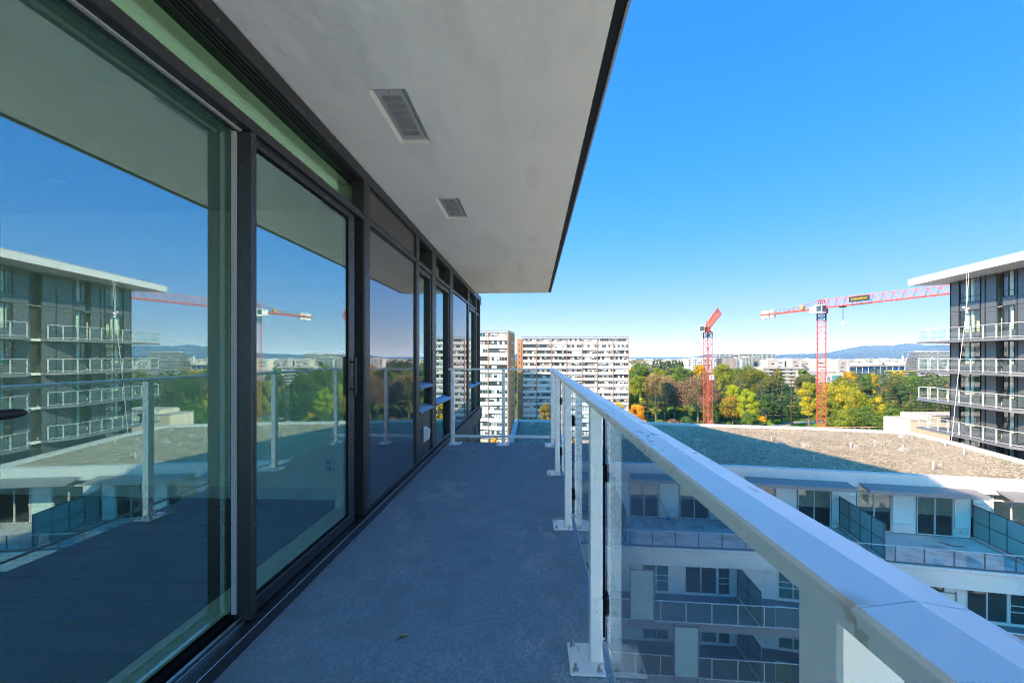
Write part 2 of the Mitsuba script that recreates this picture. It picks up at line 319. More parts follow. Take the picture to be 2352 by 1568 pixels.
obj('wall', MB().prism([(-1.45, 3.8), (-1.45, 9.84), (-7, 9.84), (-7, 3.8)], -31, SZ - .002), 'tower_dark', bld)
obj('wall', MB().prism([(-1.45, 9.9), (-1.45, 11.1), (-2.9, 12.2), (-6.2, 30), (-19, 31), (-19, 9.9)], -31, SZ - .002), 'tower_dark', bld)
obj('wall', MB().prism([(-1.42, -4), (-1.42, 9.78), (-6.9, 9.78), (-6.9, -4)], -31, FZ - .202), 'tower_dark', bld)

# --- the window wall
ww = thing('window_wall', 'black framed glass window wall with sliding door along the balcony', 'window wall')
FX = -1.25
m = MB(); m.box(-1.40, -1.216, -4, 9.82, FZ - .2, FZ + .052); m.box(-1.218, -1.212, -4, 9.82, FZ - .2, FZ + .057)
obj('edge_bead', MB().cbox(-1.2135, -1.2105, -4, 5.98, FZ + .0575, FZ + .0605, .0008), 'silver', ww, label='thin silver strip added as the bright highlight on the sill edge')  # silver strip put in for the light catching the sill edge
obj('sill', m, 'frame_black', ww, label='black sill upstand running along the floor edge')
m = MB(); m.cbox(-1.40, FX, -4, 9.82, 1.308, SZ - .002, .003)
for i, (x0, x1, zb) in enumerate(((-1.275, -1.268, 1.300), (-1.298, -1.290, 1.297), (-1.318, -1.310, 1.300), (-1.340, -1.330, 1.294))): m.box(x0, x1, -4, 9.8, zb, 1.31)
obj('head_frame', m, 'frame_black', ww)
m = MB(); m.cbox(-1.345, FX, -4, 9.15, 1.006, 1.056, .003); m.box(-1.345, -1.33, -4, 9.15, 1.056, 1.075)
obj('transom', m, 'frame_black', ww)
# mullions: (y0, y1)
for y0, y1 in ((1.797, 1.832), (3.03, 3.145), (4.409, 4.535), (5.113, 5.331), (6.219, 6.475), (7.957, 8.121), (9.044, 9.156), (9.70, 9.80)):
    if y0 < 1.9: m = MB().cbox(-1.352, FX, y0, y1, FZ + .058, 1.004, .003)
    else:
        m = MB().cbox(-1.345, FX, y0, y1, FZ + .058, 1.306, .003); m.box(FX, FX + .004, y0 + .012, y0 + .02, FZ + .06, 1.3)
    obj('mullion', m, 'frame_black', ww)
obj('weather_seal', bx(-1.338, -1.318, 1.787, 1.797, FZ + .09, 1.00), 'seal_white', ww, label='white weather seal down the door jamb')
obj('weather_seal', bx(-1.306, -1.292, -4, 1.79, 0.998, 1.0055), 'seal_white', ww, label='pale seal strip under the head track')
m = MB(); m.tube([(-1.298, .93, .999), (-1.296, .935, .985), (-1.297, .97, .982), (-1.298, .99, .999)], .0016, 5); obj('seal_loop', m, 'seal_white', ww, label='loose end of the seal hanging down')
obj('track', bx(-1.308, -1.296, -4, 1.797, -1.176, -1.160), 'silver', ww, label='bare metal door track')
obj('track', bx(-1.285, -1.281, -4, 1.797, -1.180, -1.168), 'silver', ww)
m = MB(); m.box(-1.375, -1.34, -4, 1.797, FZ + .053, -1.150); m.box(-1.34, -1.336, -4, 1.797, FZ + .053, -1.143); obj('glazing_bead', m, 'gasket', ww)
m = MB(); m.quad([XG, -4, -1.152], [XG, 1.80, -1.152], [XG, 1.80, 1.02], [XG, -4, 1.02]); obj('pane', m, 'coated_glass', ww, label='large pane reflecting the sky, crane and neighbouring tower')
m = MB(); m.quad([XG, -4, 1.05], [XG, 3.04, 1.05], [XG, 3.04, 1.305], [XG, -4, 1.305]); obj('pane', m, 'transom_glass', ww, label='narrow green tinted pane over the sliding door')
# sliding door leaf
dz0, dz1, dx = -1.173, 1.014, -1.275
m = MB(); m.cbox(-1.318, dx, 1.832, 2.925, .963, dz1, .003); m.cbox(-1.318, dx, 1.832, 2.925, dz0, -1.105, .003); m.cbox(-1.318, dx - .0005, 2.835, 2.925, -1.105, .963, .003); m.cbox(-1.318, dx - .0005, 1.832, 1.842, -1.105, .963, .002)
sd = obj('sliding_door', m, 'frame_black', ww, label='black sliding door leaf with narrow frame')
m = MB(); m.quad([-1.29, 1.84, -1.11], [-1.29, 2.84, -1.11], [-1.29, 2.84, .97], [-1.29, 1.84, .97]); obj('pane', m, 'coated_glass', sd, label='door pane reflecting the red crane and trees')
m = MB(); m.box(-1.287, -1.282, 1.842, 2.835, -1.105, -1.096); m.box(-1.287, -1.282, 1.842, 2.835, .955, .963); m.box(-1.287, -1.282, 2.826, 2.835, -1.096, .955); obj('gasket', m, 'gasket', sd)
m = MB(); m.cbox(-1.262, -1.240, 2.868, 2.884, -.275, .0, .004); m.cbox(-1.276, -1.262, 2.866, 2.886, -.045, -.03, .002); m.cbox(-1.276, -1.262, 2.866, 2.886, -.235, -.22, .002); obj('handle', m, 'black', sd, label='black bar pull handle on the door stile')
m = MB(); m.cbox(-1.30, -1.285, 2.926, 2.934, -.215, -.06, .002); obj('latch_plate', m, 'silver', sd)
obj('door_jamb', bx(-1.35, -1.335, 2.925, 3.03, FZ + .06, 1.004), 'gasket', ww)
obj('weather_seal', bx(-1.31, -1.30, 2.952, 2.966, FZ + .09, 1.0), 'seal_white', ww, label='white seal strip beside the door stile')
obj('weather_seal', bx(-1.30, -1.29, 1.846, 1.90, .994, 1.0045), 'seal_white', ww)
# dark spandrel panels and the windows beyond
def hbar(y0, y1, z0, z1, x0=-1.345, x1=FX - .002): return MB().cbox(x0, x1, y0, y1, z0, z1, .003)
m = MB(); m.box(-1.30, -1.268, 3.145, 4.409, 1.056, 1.30); obj('spandrel_panel', m, 'tower_dark', ww, label='small dark panel under the ceiling')
m = MB(); m.box(-1.30, -1.268, 3.145, 4.409, -1.13, 1.0); obj('spandrel_panel', m, 'dark_panel', ww, label='tall black glass panel mirroring sky and trees')
obj('rail', hbar(3.145, 4.409, FZ + .058, -1.13), 'frame_black', ww)
m = MB(); m.box(-1.268, -1.262, 3.145, 4.409, .985, 1.004); m.box(-1.268, -1.262, 3.145, 4.409, 1.06, 1.076); m.box(-1.268, -1.262, 4.39, 4.409, 1.076, 1.295); m.box(-1.268, -1.262, 3.145, 3.158, 1.076, 1.295); m.box(-1.268, -1.262, 3.145, 4.409, 1.287, 1.30); obj('panel_bead', m, 'frame_matte', ww)
for y0, y1, sill1, sill2, low in ((4.535, 5.113, True, True, 'panel'), (5.331, 6.219, False, True, 'pane'), (8.121, 9.044, False, True, 'pane'), (9.156, 9.70, False, True, 'pane')):
    obj('rail', hbar(y0, y1, FZ + .058, -1.13), 'frame_black', ww)
    m = MB(); m.quad([-1.335, y0, 1.07], [-1.335, y1, 1.07], [-1.335, y1, 1.305], [-1.335, y0, 1.305]); obj('pane', m, 'coated_glass', ww)
    zt = -.354 if sill1 else -.545
    fr = MB(); fr.cbox(-1.335, -1.262, y0, y0 + .045, zt, 1.0, .003); fr.cbox(-1.335, -1.262, y1 - .045, y1, zt, 1.0, .003); fr.cbox(-1.334, -1.263, y0 + .045, y1 - .045, .94, 1.0, .003)
    obj('sash', fr, 'frame_black', ww)
    m = MB(); m.quad([-1.305, y0 + .04, -.56], [-1.305, y1 - .04, -.56], [-1.305, y1 - .04, .95], [-1.305, y0 + .04, .95]); obj('pane', m, 'coated_glass', ww)
    for zz in ((-.285, -.553) if sill1 else (-.553,)):
        P = Polygon([(-1.34, zz), (-1.298, zz), (-1.226, zz - .066), (-1.226, zz - .074), (-1.34, zz - .074)])
        mm = trimesh.creation.extrude_polygon(P, y1 - y0, engine='earcut'); v = np.array(mm.vertices)
        obj('window_sill', MB().raw(np.column_stack([v[:, 0], v[:, 2] + y0, v[:, 1]]), mm.faces[:, ::-1]), 'sill_metal', ww, label='sloping sill that mirrors the pale sky')
    if low == 'panel': obj('spandrel_panel', MB().cbox(-1.30, -1.266, y0 + .004, y1 - .004, -1.13, -.630, .003), 'frame_black', ww)
    else:
        m = MB(); m.quad([-1.305, y0, -1.13], [-1.305, y1, -1.13], [-1.305, y1, -.626], [-1.305, y0, -.626]); obj('pane', m, 'coated_glass', ww)
m = MB(); m.box(-1.30, -1.268, 6.475, 7.957, -1.13, 1.0); obj('spandrel_panel', m, 'dark_panel', ww, label='black glass panel mirroring the white apartment block')
obj('rail', hbar(6.475, 7.957, FZ + .058, -1.13), 'frame_black', ww)
m = MB()
for i in range(5): m.quad([-1.33, 6.49, 1.075 + i * .046], [-1.33, 7.94, 1.075 + i * .046], [-1.27, 7.94, 1.10 + i * .046], [-1.27, 6.49, 1.10 + i * .046])
obj('louvre', m, 'frame_matte', ww, label='black louvred vent slats over the far panel')
m = MB(); m.box(-1.342, -1.338, 6.475, 7.957, 1.056, 1.306); obj('louvre_backing', m, 'gasket', ww)
# window wall of the storey below that shows past the end of the balcony
for y0, y1, z0, z1 in ((6.0, 7.95, -1.72, -1.25), (8.06, 9.04, -1.72, -1.25), (9.15, 9.70, -1.72, -1.25), (6.0, 7.95, -4.1, -1.80), (8.06, 9.04, -4.1, -1.80), (9.15, 9.70, -4.1, -1.80)):
    obj('spandrel_panel', MB().box(-1.32, -1.27, y0, y1, z0, z1), 'dark_panel', ww)
for y in (7.95, 9.04, 9.70): obj('mullion', MB().cbox(-1.34, -1.245, y, y + .11, -4.2, FZ - .201, .003), 'frame_black', ww)
obj('rail', MB().cbox(-1.34, -1.248, 6.0, 9.70, -1.80, -1.72, .003), 'frame_black', ww)
# lever of the swing door further back
m = MB(); m.tube([(-1.288, .58, -.139), (-1.288, .97, -.141), (-1.288, .99, -.141), (-1.288, 1.0, -.1415)], [.0125, .0125, .009, .003], 12)
m.tube([(-1.288, .6, -.139), (-1.355, .6, -.139)], .011, 10)
solo('door_handle', m, 'black', 'black lever handle in front of the large reflecting pane', 'door handle', smooth=40)

# socket cover on the dark panel
k = thing('outlet_cover', 'white weatherproof outlet cover on the black panel below the window sill', 'outlet cover')
fr = MB(); fr.cbox(-1.268, -1.252, 4.70, 4.84, -.985, -.80, .004); obj('base', fr, 'edge_grey', k)
fr = MB(); h = trimesh.convex.convex_hull(np.array([(-1.252, 4.73, -.98), (-1.252, 4.82, -.98), (-1.252, 4.73, -.805), (-1.252, 4.82, -.805), (-1.205, 4.745, -.95), (-1.205, 4.805, -.95), (-1.195, 4.745, -.84), (-1.195, 4.805, -.84)]))
fr.mesh(h); obj('lid', fr, 'white_plastic', k)

# ================================================================ ROOM BEHIND THE GLASS
struct('room_floor', bx(-7, -1.52, -4.2, 3.62, -1.36, -1.275), 'gasket', 'dark wood floor inside the room behind the glass', 'floor')
for i in range(41):
    y = -4.2 + i * .19
    obj('plank', MB().cbox(-6.99, -1.52, y + .002, y + .188, -1.275, -1.262, .002), 'plank', 'room_floor')
struct('room_ceiling', bx(-7, -1.40, -4.2, 3.62, 1.306, SZ - .003), 'room_paint', 'pale ceiling inside the room', 'ceiling')
struct('room_wall', bx(-4.9, -1.52, 3.60, 3.72, -1.262, 1.306), 'room_paint', 'pale end wall inside the room with a power socket', 'wall')
struct('room_wall', bx(-7.1, -6.9, -4.2, 7, -1.36, 1.306), 'room_paint', 'back wall of the room opposite the glass', 'wall')
m = MB(); m.box(-7, -6.2, -4.3, -4.2, -1.36, 1.306); m.box(-2.2, -1.4, -4.3, -4.2, -1.36, 1.306); m.box(-6.2, -2.2, -4.3, -4.2, -1.36, -1.1); m.box(-6.2, -2.2, -4.3, -4.2, 1.2, 1.306)
struct('room_wall', m, 'room_paint', 'unseen wall behind the viewer with a window opening added to brighten the room', 'wall')
m = MB(); m.quad([-6.2, -4.25, -1.1], [-2.2, -4.25, -1.1], [-2.2, -4.25, 1.2], [-6.2, -4.25, 1.2]); obj('pane', m, 'clear_glass', 'room_wall_002')  # unseen opening added to let sunlight brighten the room
struct('room_wall', bx(-6.9, -4.9, 5.4, 5.5, -1.36, 1.306), 'room_paint', 'farther wall of the passage beyond the room', 'wall')
struct('passage_ceiling', bx(-7, -4.9, 3.621, 5.5, 1.306, SZ - .004), 'room_paint', 'low ceiling of the passage beyond the room', 'ceiling')
struct('passage_floor', bx(-7, -4.9, 3.621, 5.5, -1.36, -1.263), 'plank', 'dark floor of the passage beyond the room', 'floor')
obj('baseboard', MB().cbox(-4.9, -1.52, 3.585, 3.60, -1.262, -1.165, .003), 'white_metal', 'room_wall')
struct('inner_sill', bx(-1.52, -1.38, -4.2, 3.60, -1.36, -1.158), 'room_paint', 'pale ledge along the inside foot of the glass', 'sill')
struct('inner_jamb', bx(-1.52, -1.36, 3.13, 3.60, -1.158, 1.306), 'room_paint', 'pale wall return beside the sliding door', 'wall')
k = thing('power_outlet', 'white double power outlet on the wall inside the room', 'outlet')
obj('plate', MB().cbox(-1.845, -1.755, 3.592, 3.599, -1.02, -.90, .002), 'white_plastic', k)
m = MB()
for z in (-.985, -.935):
    m.box(-1.822, -1.778, 3.588, 3.592, z - .017, z + .017)
obj('socket', m, 'curtain_dim', k)
k = thing('smoke_detector', 'round white smoke detector on the ceiling inside the room', 'smoke detector')
c = trimesh.creation.cylinder(.06, .022, sections=24); c.apply_translation([-3.55, 2.95, 1.294]); obj('base', MB().mesh(c), 'white_plastic', k, smooth=40)
c = trimesh.creation.cylinder(.042, .018, sections=24); c.apply_translation([-3.55, 2.95, 1.275]); obj('cover', MB().mesh(c), 'white_plastic', k, smooth=40)
k = thing('roller_blind', 'rolled up pale blind behind the narrow pane over the door', 'blind')
m = MB(); m.tube([(-1.46, -4.1, 1.215), (-1.46, 2.93, 1.215)], .062, 20); obj('roll', m, 'blind', k, smooth=40)
m = MB(); m.box(-1.52, -1.41, 2.935, 2.94, 1.14, 1.30); obj('bracket', m, 'white_metal', k)
m = MB(); m.tube([(-1.40, -4.1, 1.165), (-1.40, 2.92, 1.165)], .012, 8); obj('bottom_bar', m, 'blind', k, smooth=40)

# ================================================================ CEILING VENTS
def ceiling_vent(x0, x1, y0, y1, label):
    k = thing('ceiling_vent', label, 'vent', 'vents in the balcony ceiling')
    m = MB(); t = .0215; d = .016                       # bevelled plaster reveal, wide at the mouth
    o = [(x0, y0), (x1, y0), (x1, y1), (x0, y1)]; q = [(x0 + .024, y0 + .016), (x1 - .024, y0 + .016), (x1 - .024, y1 - .026), (x0 + .024, y1 - .026)]
    for a in range(4):
        b = (a + 1) % 4; m.quad((*o[a], SZ - .001), (*q[a], SZ + d), (*q[b], SZ + d), (*o[b], SZ - .001))
    obj('trim', m, 'room_paint', k)
    px0, px1, py0, py1 = x0 + .025, x1 - .025, y0 + .017, y1 - .027
    holes = []
    gx0, gx1, gy0, gy1 = px0 + .022, px1 - .022, py0 + .045, py1 - .045
    for r in range(6):
        a = gy0 + (gy1 - gy0) * (r + .07) / 6; b = gy0 + (gy1 - gy0) * (r + .93) / 6
        for c in range(11):
            q = gx0 + (gx1 - gx0) * (c + .5) / 11; holes.append(sbox(q - .0026, a, q + .0026, b))
    plate = sbox(px0, py0, px1, py1).difference(shapely.union_all(holes))
    obj('grille', MB().prism(plate, SZ + .009, SZ + .0115), 'white_metal', k)
    obj('cavity', bx(px0 - .03, px1 + .03, py0 - .02, py1 + .03, SZ + .045, SZ + .049), 'gasket', k)
    m = MB()
    for y in (py0 + .02, py1 - .02):
        c = trimesh.creation.cylinder(.005, .004, sections=10); c.apply_translation([(px0 + px1) / 2, y, SZ + .0075]); m.mesh(c)
    obj('screw', m, 'silver', k)
ceiling_vent(*VENTS[0], 'larger nearer white grille vent in the balcony ceiling')
ceiling_vent(*VENTS[1], 'smaller farther white grille vent in the balcony ceiling')

# ================================================================ RAILING
rl = thing('balcony_railing', 'pale aluminium balcony railing with clear glass panels', 'railing')
def rail_profile(y0, y1):
    P = [(.214, -.187), (.288, -.187), (.290, -.184), (.290, -.170), (.287, -.1665), (.252, -.1610), (.217, -.1665), (.214, -.170)]
    mm = trimesh.creation.extrude_polygon(Polygon(P), y1 - y0, engine='earcut'); v = np.array(mm.vertices)
    return MB().raw(np.column_stack([v[:, 0], v[:, 2] + y0, v[:, 1]]), mm.faces[:, ::-1])
obj('top_rail', rail_profile(.2892, 5.93), 'rail_paint', rl, label='top rail running along the balcony, scratched near its joint')
obj('top_rail', rail_profile(-4, .2888), 'rail_paint', rl)
m = MB(); m.cbox(-1.20, .2135, 5.86, 5.932, -.187, -.165, .003); obj('top_rail', m, 'rail_paint', rl, label='short top rail across the end of the balcony')
m = MB(); m.cbox(-1.125, -.447, 5.895, 5.925, -1.148, -1.112, .003); m.cbox(-.399, .236, 5.895, 5.925, -1.148, -1.112, .003); obj('bottom_rail', m, 'rail_paint', rl)
def bolt(x, y, z):
    b = MB(); c = trimesh.creation.cylinder(.011, .008, sections=6); c.apply_translation([x, y, z + .004]); b.mesh(c)
    c = trimesh.creation.cylinder(.006, .022, sections=10); c.apply_translation([x, y, z + .014]); b.mesh(c); return b
def post(x0, x1, y0, y1, plate, pkey='post'):
    p = obj('post', MB().cbox(x0, x1, y0, y1, FZ + .009, -.188, .003), 'rail_paint', rl)
    a, b, c, d = plate
    q = MB(); q.cbox(a, b, c, d, FZ + .001, FZ + .010, .002); obj('base_plate', q, 'rail_paint', p)
    w = MB(); w.cbox(x0 - .006, x1 + .006, y0 - .006, y1 + .006, FZ + .010, FZ + .016, .002); obj('weld', w, 'rail_paint', p)
    for bxx in (a + .022, b - .022):
        for byy in (c + .022, d - .022):
            obj('bolt', bolt(bxx, byy, FZ + .010), 'steel', p)
    return p
POSTS = [.324, 1.69, 3.045, 4.415]
for y in (-2.41, -1.04): post(.228, .277, y, y + .05, (.143, .279, y - .07, y + .112))
for y in POSTS: post(.228, .277, y, y + .05, (.143, .279, y - .07, y + .112))
post(.244, .288, 5.876, 5.926, (.160, .286, 5.70, 5.845 + .1))
post(-.447, -.399, 5.885, 5.935, (-.514, -.344, 5.75, 5.94))
post(-1.173, -1.125, 5.885, 5.935, (-1.20, -1.02, 5.77, 5.955))
GX = .292
ys = [-2.41, -1.04] + POSTS + [5.88]
for i in range(len(ys) - 1):
    y0, y1 = ys[i] + .056 + (0 if i else 0), ys[i + 1] + .03
    m = MB(); m.quad([GX, y0, -1.158], [GX, y1, -1.158], [GX, y1, -.192], [GX, y0, -.192]); gp = obj('glass_panel', m, 'rail_glass', rl)
    if ys[i] in (.324, 1.69, 3.045):
        m = MB(); n = {.324: 2600, 1.69: 260, 3.045: 120}[ys[i]]
        for _ in range(n):
            y, z = random.uniform(y0 + .02, y1 - .02), -1.14 + .9 * random.random() ** 1.0
            L = random.choice((.0014, .002, .003, .004, .008)) * random.uniform(.7, 1.4); w = random.uniform(.0006, .0015); an = random.gauss(0, .35)
            dy, dz2 = math.sin(an), math.cos(an)
            m.quad([GX + .0015, y - dz2 * w, z + dy * w], [GX + .0015, y + dz2 * w, z - dy * w], [GX + .0015, y + dz2 * w + dy * L, z - dy * w + dz2 * L], [GX + .0015, y - dz2 * w + dy * L, z + dy * w + dz2 * L])
        obj('dried_splash', m, 'dust', gp, label='dried water spots on the glass', kind='stuff')
    m = MB(); m.cbox(GX - .007, GX + .007, y0, y1, -1.170, -1.156, .001); obj('bottom_channel', m, 'flashing', gp)
    m = MB(); m.box(GX - .004, GX + .004, y0 - .003, y0, -1.158, -.192); obj('edge', m, 'gasket', gp)
    for z in (-.468, -1.0):
        c = MB(); c.cbox(.246, .2775, ys[i] - .0035, ys[i] - .0005, z - .034, z + .034, .001); cl = obj('clip', c, 'rail_paint', rl)
        c = MB(); c.cbox(.278, .298, ys[i] - .002, ys[i] + .062, z - .034, z + .034, .002); obj('gasket', c, 'gasket', cl)
        c = MB()
        for s in (-.02, .02):
            q = trimesh.creation.cylinder(.0045, .003, sections=10); q.apply_transform(trimesh.transformations.rotation_matrix(math.pi / 2, [1, 0, 0])); q.apply_translation([.256, ys[i] - .0045, z + s]); c.mesh(q)
        obj('screw', c, 'steel', cl)
for x0, x1 in ((-1.125, -.447), (-.399, .244)):
    m = MB(); m.quad([x0, 5.912, -1.112], [x1, 5.912, -1.112], [x1, 5.912, -.188], [x0, 5.912, -.188]); obj('glass_panel', m, 'rail_glass', rl)

# small litter on the floor
m = MB()
for i in range(60):
    x, y = random.uniform(-1.15, .2), random.uniform(.9, 5.5); r = random.uniform(.0012, .0034)
    c = trimesh.creation.icosphere(0, r); c.apply_scale([1, random.uniform(.6, 1.8), .5]); c.apply_translation([x, y, FZ + r * .4]); m.mesh(c)
obj('debris', m, 'white_plastic', label='tiny white specks of paint scattered on the floor', kind='stuff'); labels['debris']['category'] = 'debris'
m = MB(); m.raw([(-.60, 1.79, FZ + .004), (-.575, 1.80, FZ + .013), (-.555, 1.815, FZ + .005), (-.575, 1.832, FZ + .010), (-.585, 1.812, FZ + .002)], [[0, 1, 4], [1, 2, 4], [2, 3, 4], [3, 0, 4]])
solo('dry_leaf', m, 'wood', 'small dark dry leaf lying on the balcony floor', 'leaf')

# ================================================================ LOW BUILDING WITH THE GRAVEL ROOF
K0, K1, K2 = (-2.2, 30.75), (14.5, 30.0), (45.0, 24.9)
F1, F2 = frame_of(K0, K1), frame_of(K1, K2)
L1U = float(np.hypot(*(np.array(K1) - np.array(K0))))
pod = thing('podium_building', 'white terraced low building with a flat gravel roof below the balcony', 'building')
def loc(fr, u, v): return tuple(fr[0] + np.array(fr[1]) * u + np.array(fr[2]) * v)
ROOF = [K0, K1, loc(F2, 20.6, 0), (36.2, 32.3), (37.9, 38.9), (38.6, 44.9), (29.9, 47.2), (19.3, 48.8), (13.5, 49.9), (2.5, 51.0), (-2.2, 51.0)]
rp = Polygon(ROOF); inner = rp.buffer(-.42, join_style='mitre')
obj('roof', MB().prism(rp.buffer(-.02), -8.3, -7.93), 'white_metal', pod)
# gravel with a lightly uneven top
gx0, gy0, gx1, gy1 = inner.bounds
m = trimesh.creation.extrude_polygon(inner, .02, engine='earcut'); v = np.array(m.vertices); v[:, 2] += -7.92
obj('gravel', MB().raw(v, m.faces), 'gravel', pod, label='pale roof gravel, half of it in the shadow of the tower', kind='stuff')
# a skin of loose stones on the nearest part of the roof
gm = MB(); st = trimesh.creation.icosphere(0, 1.0); stv, stf = np.array(st.vertices), np.array(st.faces)
pts = RNG.uniform([gx0, gy0], [gx1, gy1], (26000, 2)); keep = shapely.contains_xy(inner, pts[:, 0], pts[:, 1]); pts = pts[keep]
ns = len(pts); sc = RNG.uniform(.018, .042, (ns, 1, 1)) * RNG.uniform(.7, 1.3, (ns, 1, 3)) * np.array([1, 1, .7])
V = (stv[None] * sc + np.concatenate([pts, np.full((ns, 1), -7.9)], 1)[:, None]).reshape(-1, 3)
Fq = (stf[None] + (np.arange(ns) * len(stv))[:, None, None]).reshape(-1, 3)
obj('loose_stone', MB().raw(V, Fq), 'gravel', pod, label='loose stones lying on the roof gravel', kind='stuff')
# parapet with cap pieces
ring = [np.array(p) for p in ROOF]
def parapet(p, q, inward, first, w=.42):
    fr = frame_of(p, q); L = float(np.hypot(*(np.array(q) - np.array(p)))); n = max(1, int(round(L / 2.4)))
    for i in range(n):
        a, b = L * i / n + .004, L * (i + 1) / n - .004
        s0, s1 = (-.03, w) if inward > 0 else (-w, .03)
        obj('parapet_cap', MB(fr).box(a, b, s0, s1, -7.70, -7.65), 'flashing' if first else 'white_metal', pod)
        obj('parapet', MB(fr).box(a + .001, b - .001, s0 + .02, s1 - .02, -8.25, -7.702), 'white_panel', pod)
for i in range(len(ring)):
    p, q = ring[i], ring[(i + 1) % len(ring)]
    parapet(p, q, 1, i == len(ring) - 1)
# body of the building behind the rooms
obj('wall', MB().prism([loc(F1, .4, 4.3), loc(F1, L1U, 4.3), loc(F2, 20.3, 4.3), (37.2, 38.9), (38, 44.5), (19.3, 48.2), (-1.8, 50.5)], -31, -8.35), 'white_panel', pod)
def podium_top(fr, u0, u1):
    # fascia panels in two rows
    u = u0
    while u < u1 - .05:
        e = min(u + 2.47, u1)
        obj('fascia_panel', MB(fr).cbox(u + .006, e - .006, -.012, .25, -8.62, -7.932, .004), 'white_panel', pod)
        obj('fascia_strip', MB(fr).cbox(u + .3, min(e + .294, u1), -.02, .25, -7.925, -7.702, .004), 'white_panel', pod)
        u = e
    obj('fascia_backing', MB(fr).box(u0, u1, .02, .3, -8.64, -7.705), 'edge_grey', pod)
    obj('ceiling', MB(fr).box(u0, u1, .3, 4.3, -8.66, -8.36), 'room_paint', pod)
    obj('floor', MB(fr).box(u0, u1, .36, 4.3, -11.75, -11.50), 'plank', pod)
podium_top(F1, 0, L1U); podium_top(F2, 0, 20.5)
def pane_frame(name, fr, u0, u1, z0, z1, v, t, parent, mat='white_metal', glass_mat='green_glass', split=None, rails=(), glass_v=.04, pane='pane'):
    """a framed opening: outer frame, optional middle stile and rails, one pane per leaf"""
    m = MB(fr); d = .07
    m.cbox(u0, u0 + t, v - .02, v + d, z0, z1, .004); m.cbox(u1 - t, u1, v - .02, v + d, z0, z1, .004)
    m.cbox(u0 + t, u1 - t, v - .018, v + d, z1 - t, z1, .004); m.cbox(u0 + t, u1 - t, v - .018, v + d, z0, z0 + t, .004)
    if split: m.cbox(split - t * .5, split + t * .5, v - .016, v + d, z0 + t, z1 - t, .004)
    for r in rails: m.cbox(u0 + t, u1 - t, v - .014, v + d - .004, r - t * .4, r + t * .4, .003)
    k = obj(name, m, mat, parent)
    edges = [u0 + t, split, u1 - t] if split else [u0 + t, u1 - t]
    for a, b in zip(edges[:-1], edges[1:]):
        q = MB(fr); q.quad([a - .01, v + glass_v, z0 + t * .8], [b + .01, v + glass_v, z0 + t * .8], [b + .01, v + glass_v, z1 - t * .8], [a - .01, v + glass_v, z1 - t * .8])
        obj(pane, q, glass_mat, k)
    return k
def top_unit(fr, d0, el, awn=True):
    V0 = .30
    for kind, a, b in el:
        u0, u1 = d0 + a, d0 + b
        if kind == 'strip':
            obj('wall_panel', MB(fr).cbox(u0, u1, V0, V0 + .1, -11.55, -9.36, .004), 'white_panel', pod)
            obj('wall_panel', MB(fr).cbox(u0, u1, V0 + .01, V0 + .1, -9.35, -9.02, .004), 'frost', pod)
            obj('lintel', MB(fr).box(u0, u1, V0 + .004, V0 + .1, -9.015, -8.64), 'white_panel', pod)
        if kind == 'door':
            dk = pane_frame('sliding_door', fr, u0, u1, -11.55, -9.05, V0, .06, pod, split=(u0 + u1) / 2)
            obj('handle', MB(fr).cbox(u0 + .015, u0 + .04, V0 - .06, V0 - .02, -10.45, -10.2, .004), 'white_plastic', dk)
            pane_frame('transom_window', fr, u0, u1, -9.045, -8.64, V0, .05, pod)
        if kind == 'frost':
            obj('wall_panel', MB(fr).cbox(u0 + .05, u1 - .05, V0 - .004, V0 + .1, -10.94, -9.12, .003), 'frost', pod)
            m = MB(fr); m.cbox(u0, u0 + .05, V0 - .02, V0 + .1, -11.0, -9.05, .004); m.cbox(u1 - .05, u1, V0 - .02, V0 + .1, -11.0, -9.05, .004); m.cbox(u0 + .05, u1 - .05, V0 - .018, V0 + .1, -9.12, -9.05, .004); m.cbox(u0 + .05, u1 - .05, V0 - .018, V0 + .1, -11.0, -10.945, .004)
            obj('panel_frame', m, 'white_metal', pod)
            obj('wall_panel', MB(fr).box(u0, u1, V0, V0 + .1, -11.55, -11.005), 'white_panel', pod)
            obj('wall_panel', MB(fr).cbox(u0, u1, V0 + .002, V0 + .1, -9.045, -8.64, .004), 'frost', pod)
    # service panel with tap and socket cover on the last frosted bay
    u0, u1 = d0 + el[-1][1], d0 + el[-1][2]
    obj('service_panel', MB(fr).cbox(u0 + .08, u1 - .02, V0 - .03, V0 - .001, -11.36, -11.03, .004), 'white_metal', pod)
    m = MB(fr); m.tube([(u0 + .28, V0 - .03, -11.17), (u0 + .28, V0 - .12, -11.17), (u0 + .30, V0 - .14, -11.22)], .025, 8); obj('tap', m, 'yellow', pod)
    obj('socket_cover', MB(fr).cbox(u1 - .22, u1 - .08, V0 - .12, V0 - .03, -11.28, -11.08, .02), 'white_plastic', pod)
    if awn:
        a, b = d0 + el[1][1] - .05, d0 + el[-1][2] - .1
        m = MB(fr)
        P = [[a, 0, -8.335], [b, 0, -8.335], [b, -1.22, -8.43], [a, -1.22, -8.43], [a, 0, -8.38], [b, 0, -8.38], [b, -1.22, -8.66], [a, -1.22, -8.66]]
        m.raw(m.W(P), [[0, 2, 1], [0, 3, 2], [4, 5, 6], [4, 6, 7], [3, 6, 2], [3, 7, 6], [0, 4, 7], [0, 7, 3], [1, 2, 6], [1, 6, 5], [0, 1, 5], [0, 5, 4]])
        obj('awning', m, 'awning_grey', pod)
EL1 = [('strip', 0.05, 1.02), ('door', 1.05, 3.1), ('frost', 3.15, 4.5), ('door', 4.55, 6.6), ('frost', 6.65, 7.9)]
